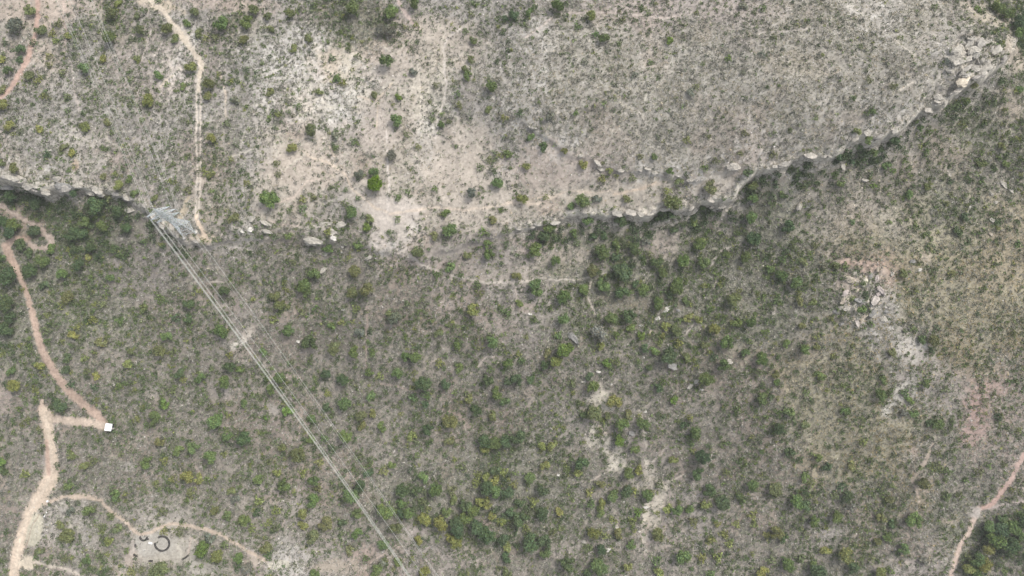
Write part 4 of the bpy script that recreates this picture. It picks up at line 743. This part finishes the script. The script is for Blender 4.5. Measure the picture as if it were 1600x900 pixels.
if minor:
    pu = np.array([p[0] for p in minor]); pv = np.array([p[1] for p in minor]); TX, TY, TZ = hit(pu, pv, .5)
    sz = np.array([p[2] for p in minor]) * (CAM_H - TZ) / FPX * 1.08
    P5 = leafballs(TX, TY, TZ, sz, np.array([jcol(TONE[p[3]][0])[:3] for p in minor]), 110, flat=.85, leaf=.17, jit=.25)
    join_tris('small_shrubbery', [P5], 'smaller rounded green shrubs between the bushes of the hillside', 'shrubbery')

# ------------------------------------------------------------------ boulders
def boulder_mesh(seed, flat):
    g = np.random.default_rng(seed); v, f = I3; V = v.copy()
    for _ in range(13):
        n = g.normal(0, 1, 3); n /= np.linalg.norm(n); d = g.uniform(.42, .8); k = V @ n; V = V - np.maximum(k - d, 0)[:, None] * n * .92
    V *= (1 + .09 * g.normal(0, 1, (len(V), 1))); V *= np.array([1, g.uniform(.65, .95), flat])
    return mesh_np('boulder_stone', V, f, M['stone'])
BO = [boulder_mesh(i, .5 + .07 * (i % 4)) for i in range(8)]
WH, PG, GY_, BE = (.58,.555,.50), (.40,.375,.325), (.24,.235,.22), (.40,.35,.28)
BOULD = [(1042,483,8,55,WH,'long white boulder standing out beside two green bushes in the hollow'), (503,422,9,60,PG,'lone pale boulder on the slope below the big pale rock'), (577,402,7.5,10,PG,'squat pale boulder below the bare path hub'),
 (491,375,15,-10,PG,'biggest pale rock on the brink, bulging outwards'), (514,362,11,-20,PG,'pale rock slab touching the upper right side of the biggest brink rock'), (520,371,6,0,WH,'small white block on the right flank of the biggest brink rock'), (508,396,5,0,PG,''), (530,352,9,20,PG,''), (534,385,2.5,0,WH,''), (539,382,2.5,0,WH,''), (534,394,2.5,0,WH,''), (509,349,10,5,PG,''),
 (535,483,4,0,WH,''), (465,533,3.5,0,WH,''), (1029,497,4.5,0,WH,''), (1059,485,4,-20,GY_,''), (1047,539,5.5,0,PG,''), (1000,508,3,0,WH,''), (1017,518,4.5,40,BE,''), (898,528,11,-55,GY_,'long dark grey rock slab lying aslant beside a bright green tree'), (890,524,7,-55,GY_,''), (1049,571,9,0,GY_,''), (1080,602,6,50,PG,''), (1088,597,5,50,PG,''), (1096,608,3,0,WH,''),
 (934,580,4,0,WH,''), (914,596,3,0,WH,''), (911,596,3,0,PG,''), (1006,558,2.8,0,WH,''), (986,570,4,80,PG,''), (955,600,2.6,0,WH,''), (1138,565,6,0,PG,''), (1158,594,3,0,PG,''), (827,490,3.5,0,WH,''), (1009,643,3.5,0,WH,''), (1003,637,2.6,0,BE,''), (852,687,3.5,0,PG,''), (872,742,3,0,WH,''), (950,859,5.5,20,WH,''), (912,847,3.5,0,PG,''), (963,823,3.5,0,PG,''), (998,830,2.5,0,WH,''), (975,784,2.5,0,WH,''), (1010,792,4,0,WH,''), (1164,713,2.5,0,WH,''), (986,676,6,0,GY_,''),
 (200,326,10,-25,PG,'large pale boulder standing clear left of the pylon'), (204,309,7,0,PG,''), (190,313,3,0,WH,''), (413,347,9,-15,PG,''), (397,352,6,0,PG,''), (418,361,8,-20,PG,''), (390,359,6,0,WH,''), (378,361,4,0,WH,''), (392,341,7,0,PG,''), (305,361,3,0,WH,'') ,
 (1130,321,9,45,PG,'longest of the pale blocks leaning off the brink, in the middle'), (1113,322,7,50,PG,''), (1086,329,9,30,PG,''), (1250,320,9,55,PG,''), (1262,323,6,10,GY_,''), (1100,291,7,35,PG,''), (1080,280,6,20,PG,''), (906,244,5,20,PG,''), (938,263,6,0,PG,''), (1010,263,6,-5,PG,''), (1176,318,5,0,GY_,''),
 (1508,122,17,38,(.56,.50,.40),'broad yellow stained rock slab at the tip of the crag'), (1540,104,18,38,PG,''), (1556,78,13,45,PG,''), (1500,94,10,-20,PG,''), (1522,78,11,10,PG,''), (1539,64,9,10,PG,''), (1516,58,8,0,PG,''), (1492,82,8,30,PG,''), (1536,90,8,60,PG,''), (1484,108,8,10,PG,''), (1450,172,10,15,PG,''), (1475,158,8,20,PG,''), (1465,152,7,0,PG,''),
 (1570,287,9,-30,PG,''), (1580,297,5,-40,PG,''), (1550,303,5,-60,PG,''), (1527,317,3,0,PG,''), (1517,323,3.5,40,WH,''), (1550,343,6,-20,PG,''), (1556,316,4,0,PG,''), (1365,231,6,0,PG,''), (1318,257,8,-60,PG,''), (1350,280,6,0,PG,''), (1563,245,6,20,PG,''), (1527,273,4,0,PG,''), (1489,316,2.8,0,WH,''), (1548,365,5,-30,BE,''),
 (1329,436,9,-30,BE,''), (1352,443,7,70,(.56,.52,.42),''), (1341,451,5,20,BE,''), (1341,468,9,-10,GY_,''), (1349,470,6,40,GY_,''), (1377,452,9,-55,(.42,.37,.34),''), (1369,470,11,60,(.42,.38,.34),''), (1362,490,9,60,GY_,''), (1318,469,6,60,BE,''), (1380,499,6,0,PG,''), (1340,503,7,-60,(.42,.38,.34),''), (1315,505,6,50,GY_,''), (1345,420,5,20,BE,''), (1372,420,5,60,BE,''), (1395,428,5,70,PG,''), (1425,408,6,20,GY_,''), (1437,421,3.5,0,WH,''), (1305,487,5,-20,GY_,''), (1384,485,5,0,GY_,''),
 (15,276,13,-10,PG,''), (8,291,14,-10,GY_,''), (100,290,15,-10,GY_,'smooth slate grey bulge in the grey cliff'), (55,290,9,0,PG,''), (70,300,9,5,PG,''), (88,279,8,-5,PG,''), (138,300,9,-20,PG,''), (120,285,6,0,PG,''), (155,303,7,0,PG,''), (38,281,7,-30,PG,'')]
gb = random.Random(31)
def along(line, n, hmin, a0, a1):
    X, Y, H = line; idx = [i for i in range(len(X)) if H[i] > hmin]; got = []
    for _ in range(n * 20):
        i = gb.choice(idx[:-1]); x0 = X[i]; y0 = Y[i] + gb.uniform(-.6, 1.2); u, v = survey(x0, y0, float(ground(x0, y0)))
        if not (a0 < u < a1 and 0 < v < 900) or any(math.hypot(u - q_[0], v - q_[1]) < 6 for q_ in got + [(b_[0], b_[1]) for b_ in BOULD]): continue
        ang = math.degrees(math.atan2(Y[i+1] - Y[i], X[i+1] - X[i])) + gb.uniform(-18, 18)
        got.append((u, v, gb.choice((3.5, 4.5, 6, 8, 11)), ang if abs(ang) > 1 else 2, gb.choice((PG, (.35,.33,.29), (.33,.31,.28), (.42,.39,.34))), ''))
        if len(got) >= n: break
    return got
N_LOOSE = len(BOULD)
BOULD += along(BR, 62, 3, 0, 1590) + along(LG, 9, 1.2, 800, 1180)
N_EDGE = len(BOULD)
for _ in range(26):
    a_ = gb.uniform(0, 6.28); r_ = math.sqrt(gb.random()); BOULD.append((1348 + math.cos(a_) * r_ * 36, 465 + math.sin(a_) * r_ * 42, gb.uniform(3, 7.5), gb.uniform(30, 80), gb.choice((BE, GY_, PG, (.40,.35,.32))), ''))
for _ in range(34):
    a_ = gb.uniform(0, 6.28); r_ = math.sqrt(gb.random()); BOULD.append((1525 + math.cos(a_) * r_ * 36 + math.sin(a_) * r_ * 14, 88 + math.sin(a_) * r_ * 26 - math.cos(a_) * r_ * 14, gb.uniform(5, 12), gb.uniform(20, 60), gb.choice((PG, (.36,.34,.30), (.43,.405,.355))), ''))
bitems = []
for (u, v, r, a, c, lb) in BOULD:
    tone_ = 'white' if c is WH else 'dark grey' if c is GY_ else 'beige' if c is BE else 'pale'
    bitems.append((u, v, f"{'small' if r < 4 else 'large' if r > 8 else 'mid sized'} {tone_} rock"))
bo_lab = whereabouts(bitems); proto = None
TX, TY, TZ = hit([b_[0] for b_ in BOULD], [b_[1] for b_ in BOULD], [b_[2] * .1 for b_ in BOULD])
for i, (u, v, r, a, c, lb) in enumerate(BOULD):
    rad = r * (CAM_H - TZ[i]) / FPX * 1.12
    if proto is None: o = link('boulder', BO[0]); proto = o
    else: o = proto.copy(); COL.objects.link(o); o.data = BO[i % len(BO)]
    o.location = (TX[i], TY[i], TZ[i] + rad * .08)
    if N_LOOSE <= i < N_EDGE: o.location[2] = max(float(ground(TX[i] + a_ * rad, TY[i] + b_ * rad)) for a_, b_ in ((0, 0), (0, .8), (-.5, .6), (.5, .6))) - rad * .12
    o.rotation_euler = (random.uniform(-.15, .15), random.uniform(-.15, .15), R(a)); o.scale = (rad * 1.12, rad * (.72 if a else .95), rad * .75)
    if u == 1508: o.scale = (rad, rad * .78, rad * .5)
    k = random.uniform(.9, 1.08); o.color = (c[0] * k, c[1] * k, c[2] * k, 1)
    if u == 305: tag(o, 'small white rock touching the right foot of the pylon', 'boulder', 'rocks lying on the hillside')
    else: tag(o, lb or bo_lab[i], 'boulder', 'rocks lying on the hillside')

# ------------------------------------------------------------------ pylon
from mathutils import Vector
px_, py_, pz_ = [float(q_[0]) for q_ in hit(293, 359)]
root = bpy.data.objects.new('power_pylon', None); COL.objects.link(root)
ARM = R(27.0); root.location = (px_, py_, pz_); root.rotation_euler = (0, 0, ARM)
tag(root, 'tall grey steel lattice power pylon with three pairs of arms at the brink', 'power pylon')
def body_w(h):
    return np.interp(h, [0, 8, 13.5, 27, 30], [2.85, 1.75, .9, .6, .05])
levels = [0, 3.5, 7, 10, 12.5, 15, 18, 22, 26, 28]
cor = [(-1, -1), (1, -1), (1, 1), (-1, 1)]
def cp(k, h): w = body_w(h); return (cor[k % 4][0] * w, cor[k % 4][1] * w, h)
for k in range(4):
    bm = bmesh.new()
    for a, b_ in zip([-1.2] + levels, levels + [30]): tubes(bm, cp(k, a) if a >= 0 else (cor[k][0] * 3.1, cor[k][1] * 3.1, -1.2), cp(k, b_) if b_ < 30 else (0, 0, 30.5), .135, .12, 4)
    lg = link('leg', fin(bm, 'pylon_leg', M['galvanised_steel']), root)
    bm = bmesh.new(); box(bm, (cor[k][0] * 3.0, cor[k][1] * 3.0, -.4), (1.1, 1.1, 1.2), 0, .8); link('footing', fin(bm, 'pylon_footing', M['concrete']), lg)
bm = bmesh.new()
for a, b_ in zip(levels[:-1], levels[1:]):
    for k in range(4):
        tubes(bm, cp(k, a), cp(k + 1, b_), .058, .058, 4); tubes(bm, cp(k + 1, a), cp(k, b_), .058, .058, 4); tubes(bm, cp(k, b_), cp(k + 1, b_), .06, .06, 4)
        if a < 9:
            m1 = [(p + q_) / 2 for p, q_ in zip(cp(k, a), cp(k + 1, b_))]; m2 = [(p + q_) / 2 for p, q_ in zip(cp(k, a), cp(k, b_))]; tubes(bm, m1, m2, .05, .05, 4)
            m2 = [(p + q_) / 2 for p, q_ in zip(cp(k + 1, a), cp(k + 1, b_))]; tubes(bm, m1, m2, .05, .05, 4)
link('bracing', fin(bm, 'pylon_bracing', M['galvanised_steel']), root)
ARMS = [(18.2, 5.0), (22.3, 5.6), (26.4, 5.0)]; tips = {}
for h, L in ARMS:
    for s in (-1, 1):
        bm = bmesh.new(); w = float(body_w(h)); T = (s * L, 0, h + .3)
        lo = [(s * w, -w, h), (s * w, w, h)]; up = [(s * w, -w, h + 1.8), (s * w, w, h + 1.8)]
        for P in lo + up: tubes(bm, P, T, .085, .075, 4)
        for fct in (.25, .5, .75):
            q4 = [tuple(P[i] * (1 - fct) + T[i] * fct for i in range(3)) for P in lo + up]
            for a, b_ in ((0, 1), (2, 3), (0, 2), (1, 3)): tubes(bm, q4[a], q4[b_], .04, .04, 4)
            f2 = fct - .25; q5 = [tuple(P[i] * (1 - f2) + T[i] * f2 for i in range(3)) for P in lo + up]
            tubes(bm, q4[2], q5[0], .035, .035, 4); tubes(bm, q4[3], q5[1], .035, .035, 4)
        am = link('cross_arm', fin(bm, 'pylon_arm', M['galvanised_steel']), root)
        bm = bmesh.new()
        for k in range(9): tubes(bm, (s * L, 0, h + .2 - k * .2), (s * L, 0, h + .08 - k * .2), .15, .09, 8)
        tubes(bm, (s * L, 0, h + .3), (s * L, 0, h - 1.75), .035, .035, 6)
        link('insulator', fin(bm, 'insulator_string', M['glass_insulator'], True), am)
        c_, s_ = math.cos(ARM), math.sin(ARM); tips[(h, s)] = Vector((px_ + s * L * c_, py_ + s * L * s_, pz_ + h - 1.7))
tips[(30.5, 0)] = Vector((px_, py_, pz_ + 30.5))
# ------------------------------------------------------------------ conductors: each one a cable of its own, hung on both sides
SE = Vector(at_height(728, 993, -52.0).tolist()); NW = Vector(at_height(40, -160, 16.0).tolist())
arm_v = Vector((math.cos(ARM), math.sin(ARM), 0))
def cable(p, q, sag, r, name='cable', twin=0.0):
    side = (q - p).cross(Vector((0, 0, 1))).normalized() * twin
    offs = (side, -side) if twin else (Vector((0, 0, 0)),)
    bm = bmesh.new(); N = 46
    for o_ in offs:
        ring0 = None
        for i in range(N + 1):
            t_ = i / N; c = p.lerp(q, t_) + o_; c.z -= 4 * sag * t_ * (1 - t_)
            d = (q - p); d.z -= 4 * sag * (1 - 2 * t_); d.normalize(); a = d.orthogonal().normalized(); b2 = d.cross(a)
            ring = [bm.verts.new(c + (a * math.cos(1.5708 * k) + b2 * math.sin(1.5708 * k)) * r) for k in range(4)]
            if ring0:
                for k in range(4): bm.faces.new((ring0[k], ring0[(k+1) % 4], ring[(k+1) % 4], ring[k]))
            ring0 = ring
    return fin(bm, name, M['aluminium_cable'], True)
nmh = {18.2: 'lowest', 22.3: 'middle', 26.4: 'highest'}
for (h, s), P in tips.items():
    for E, dr, sag in ((SE, 'downhill', 7.0), (NW, 'uphill', 5.0)):
        Q = E + arm_v * (s * ((6.5 if s < 0 else 4.6) if E is SE else 8.0)) + Vector((0, 0, (h - 22) * .25))
        if h == 30.5: nm2, r, tw, lb = 'earth_wire', .05, 0, f'single thin wire from the pylon peak running {dr}'
        elif s < 0: nm2, r, tw, lb = 'power_cable', .048, .13, f'thick paired cable from the {nmh[h]} left arm of the pylon running {dr}'
        else: nm2, r, tw, lb = 'power_cable', .03, 0, f'thin cable from the {nmh[h]} right arm of the pylon running {dr}'
        if E is NW: r, tw = .035, 0
        tag(link(nm2, cable(P, Q, sag, r, nm2, tw)), lb, 'power cable', 'cables strung from the pylon')

# ------------------------------------------------------------------ white roofed hut at the track corner
hx, hy, hz = [float(q_[0]) for q_ in hit(174, 667.5)]
root = bpy.data.objects.new('hut', None); COL.objects.link(root); root.location = (hx, hy, hz); root.rotation_euler = (0, 0, R(-6))
tag(root, 'small hut with flat white metal roof and dark walls at the red track corner', 'hut')
bm = bmesh.new(); box(bm, (0, 0, 1.0), (2.9, 3.0, 2.6)); link('wall', fin(bm, 'hut_wall', M['dark_board']), root)
bm = bmesh.new(); box(bm, (-.05, 0, 2.42), (3.3, 3.5, .12))
for k in range(9): box(bm, (-1.5 + k * .36, 0, 2.50), (.05, 3.48, .05))
link('roof', fin(bm, 'hut_roof', M['white_sheet_metal']), root)
bm = bmesh.new(); box(bm, (1.47, -.5, .85), (.05, .85, 1.9)); dr_ = link('door', fin(bm, 'hut_door', M['concrete']), root)
bm = bmesh.new(); box(bm, (1.52, -.2, .9), (.05, .05, .2)); link('handle', fin(bm, 'door_handle', M['galvanised_steel']), dr_)

# ------------------------------------------------------------------ tyres of the camp ground
def tyre_mesh():
    bm = bmesh.new(); n, prof = 18, [(.20, -.10), (.24, -.13), (.34, -.13), (.39, -.08), (.40, 0), (.39, .08), (.34, .13), (.24, .13), (.20, .10), (.22, .05), (.30, 0), (.22, -.05)]
    rings = [[bm.verts.new((math.cos(6.28318 * k / n) * r, math.sin(6.28318 * k / n) * r, z)) for r, z in prof] for k in range(n)]
    for k in range(n):
        a, b2 = rings[k], rings[(k+1) % n]
        for j in range(len(prof)): bm.faces.new((a[j], a[(j+1) % len(prof)], b2[(j+1) % len(prof)], b2[j]))
    return fin(bm, 'tyre_rubber', M['rubber'], True)
TY_ = tyre_mesh(); proto = None; tyres = []
for k in range(30):
    a = R(150 + k * 10.6) if False else R(118 - k * 10.2)
    tyres.append((253.5 + 11.2 * math.cos(a), 849.3 - 11.2 * math.sin(a), 'ring'))
for k in range(9): a = R(185 + k * 20.5); tyres.append((224.6 + 5.3 * math.cos(a), 839 - 5.3 * math.sin(a), 'horseshoe'))
tyres.append((231.6, 842.6, 'stray')); tyres += [(211.8, 851.5, 'pair'), (212.0, 853.6, 'pair')]
tyres += [(209.8, 866.6, 'short left row'), (211.6, 867.6, 'short left row'), (213.3, 868.6, 'short left row')]
tyres += [(233.6, 876.2, 'short front row'), (235.6, 876.3, 'short front row'), (237.8, 876.2, 'short front row')]
tyres += [(285.6 + k * 1.75, 873.8 - k * 1.0 - (k > 3) * (k - 3) * .6, 'slanting row') for k in range(6)]
LB = {'ring': 'black tyre set in the open ring on the camp clearing', 'horseshoe': 'black tyre in the small horseshoe left of the tyre ring', 'stray': 'single black tyre between the horseshoe and the tyre ring',
      'pair': 'black tyre of the pair below the tyre horseshoe', 'short left row': 'black tyre of the row of three at the left camp edge', 'short front row': 'black tyre of the row of three below the tyre ring', 'slanting row': 'black tyre of the slanting row right of the tyre ring'}
TX, TY, TZ = hit([q_[0] for q_ in tyres], [q_[1] for q_ in tyres])
for i, q_ in enumerate(tyres):
    if proto is None: o = link('tyre', TY_); proto = o
    else: o = proto.copy(); COL.objects.link(o)
    o.location = (TX[i], TY[i], TZ[i] + .16); o.rotation_euler = (random.uniform(-.12, .12), random.uniform(-.12, .12), random.uniform(0, 6)); k = 1.15; o.scale = (k, k, 1.5)
    tag(o, LB[q_[2]], 'tyre', 'tyres of the ' + q_[2])
# white table, bench, post and plank
def small(name, u, v, rz, label, cat, build):
    a, b2, c = [float(t_[0]) for t_ in hit(u, v)]; r_ = bpy.data.objects.new(name, None); COL.objects.link(r_); r_.location = (a, b2, c); r_.rotation_euler = (0, 0, R(rz)); tag(r_, label, cat); build(r_)
def table(r_):
    bm = bmesh.new(); box(bm, (0, 0, .76), (1.9, .9, .06)); link('table_top', fin(bm, 'table_top', M['white_plastic']), r_)
    for sx in (-.85, .85):
        for sy in (-.36, .36): bm = bmesh.new(); box(bm, (sx, sy, .34), (.07, .07, .8)); link('leg', fin(bm, 'table_leg', M['white_plastic']), r_)
small('table', 236.2, 848.2, -12, 'small white table standing left of the tyre ring', 'table', table)
def bench(r_):
    bm = bmesh.new(); box(bm, (0, 0, .45), (1.6, .45, .08)); link('seat', fin(bm, 'bench_seat', M['concrete']), r_)
    for sx in (-.6, .6): bm = bmesh.new(); box(bm, (sx, 0, .17), (.15, .38, .5)); link('leg', fin(bm, 'bench_leg', M['concrete']), r_)
small('bench', 226.5, 858.8, 15, 'pale low bench below the tyre horseshoe', 'bench', bench)
def block(r_):
    bm = bmesh.new(); box(bm, (0, 0, .4), (1.0, 1.0, 1.0), 0, .75); link('base', fin(bm, 'block_base', M['concrete']), r_)
    bm = bmesh.new(); box(bm, (0, 0, .98), (.85, .85, .14)); link('cap', fin(bm, 'block_cap', M['white_plastic']), r_)
small('marker_post', 76, 783, 10, 'pale squat marker block at the road edge where the camp path starts', 'marker post', block)
a, b2, c = [float(t_[0]) for t_ in hit(71.3, 804)]; bm = bmesh.new(); box(bm, (0, 0, .28), (.35, 2.6, .12))
tag(link('plank', fin(bm, 'plank_board', M['white_plastic']), None, (a, b2, c)), 'white plank lying beside the cream road below the camp path start', 'plank').rotation_euler = (0, .08, R(-27))
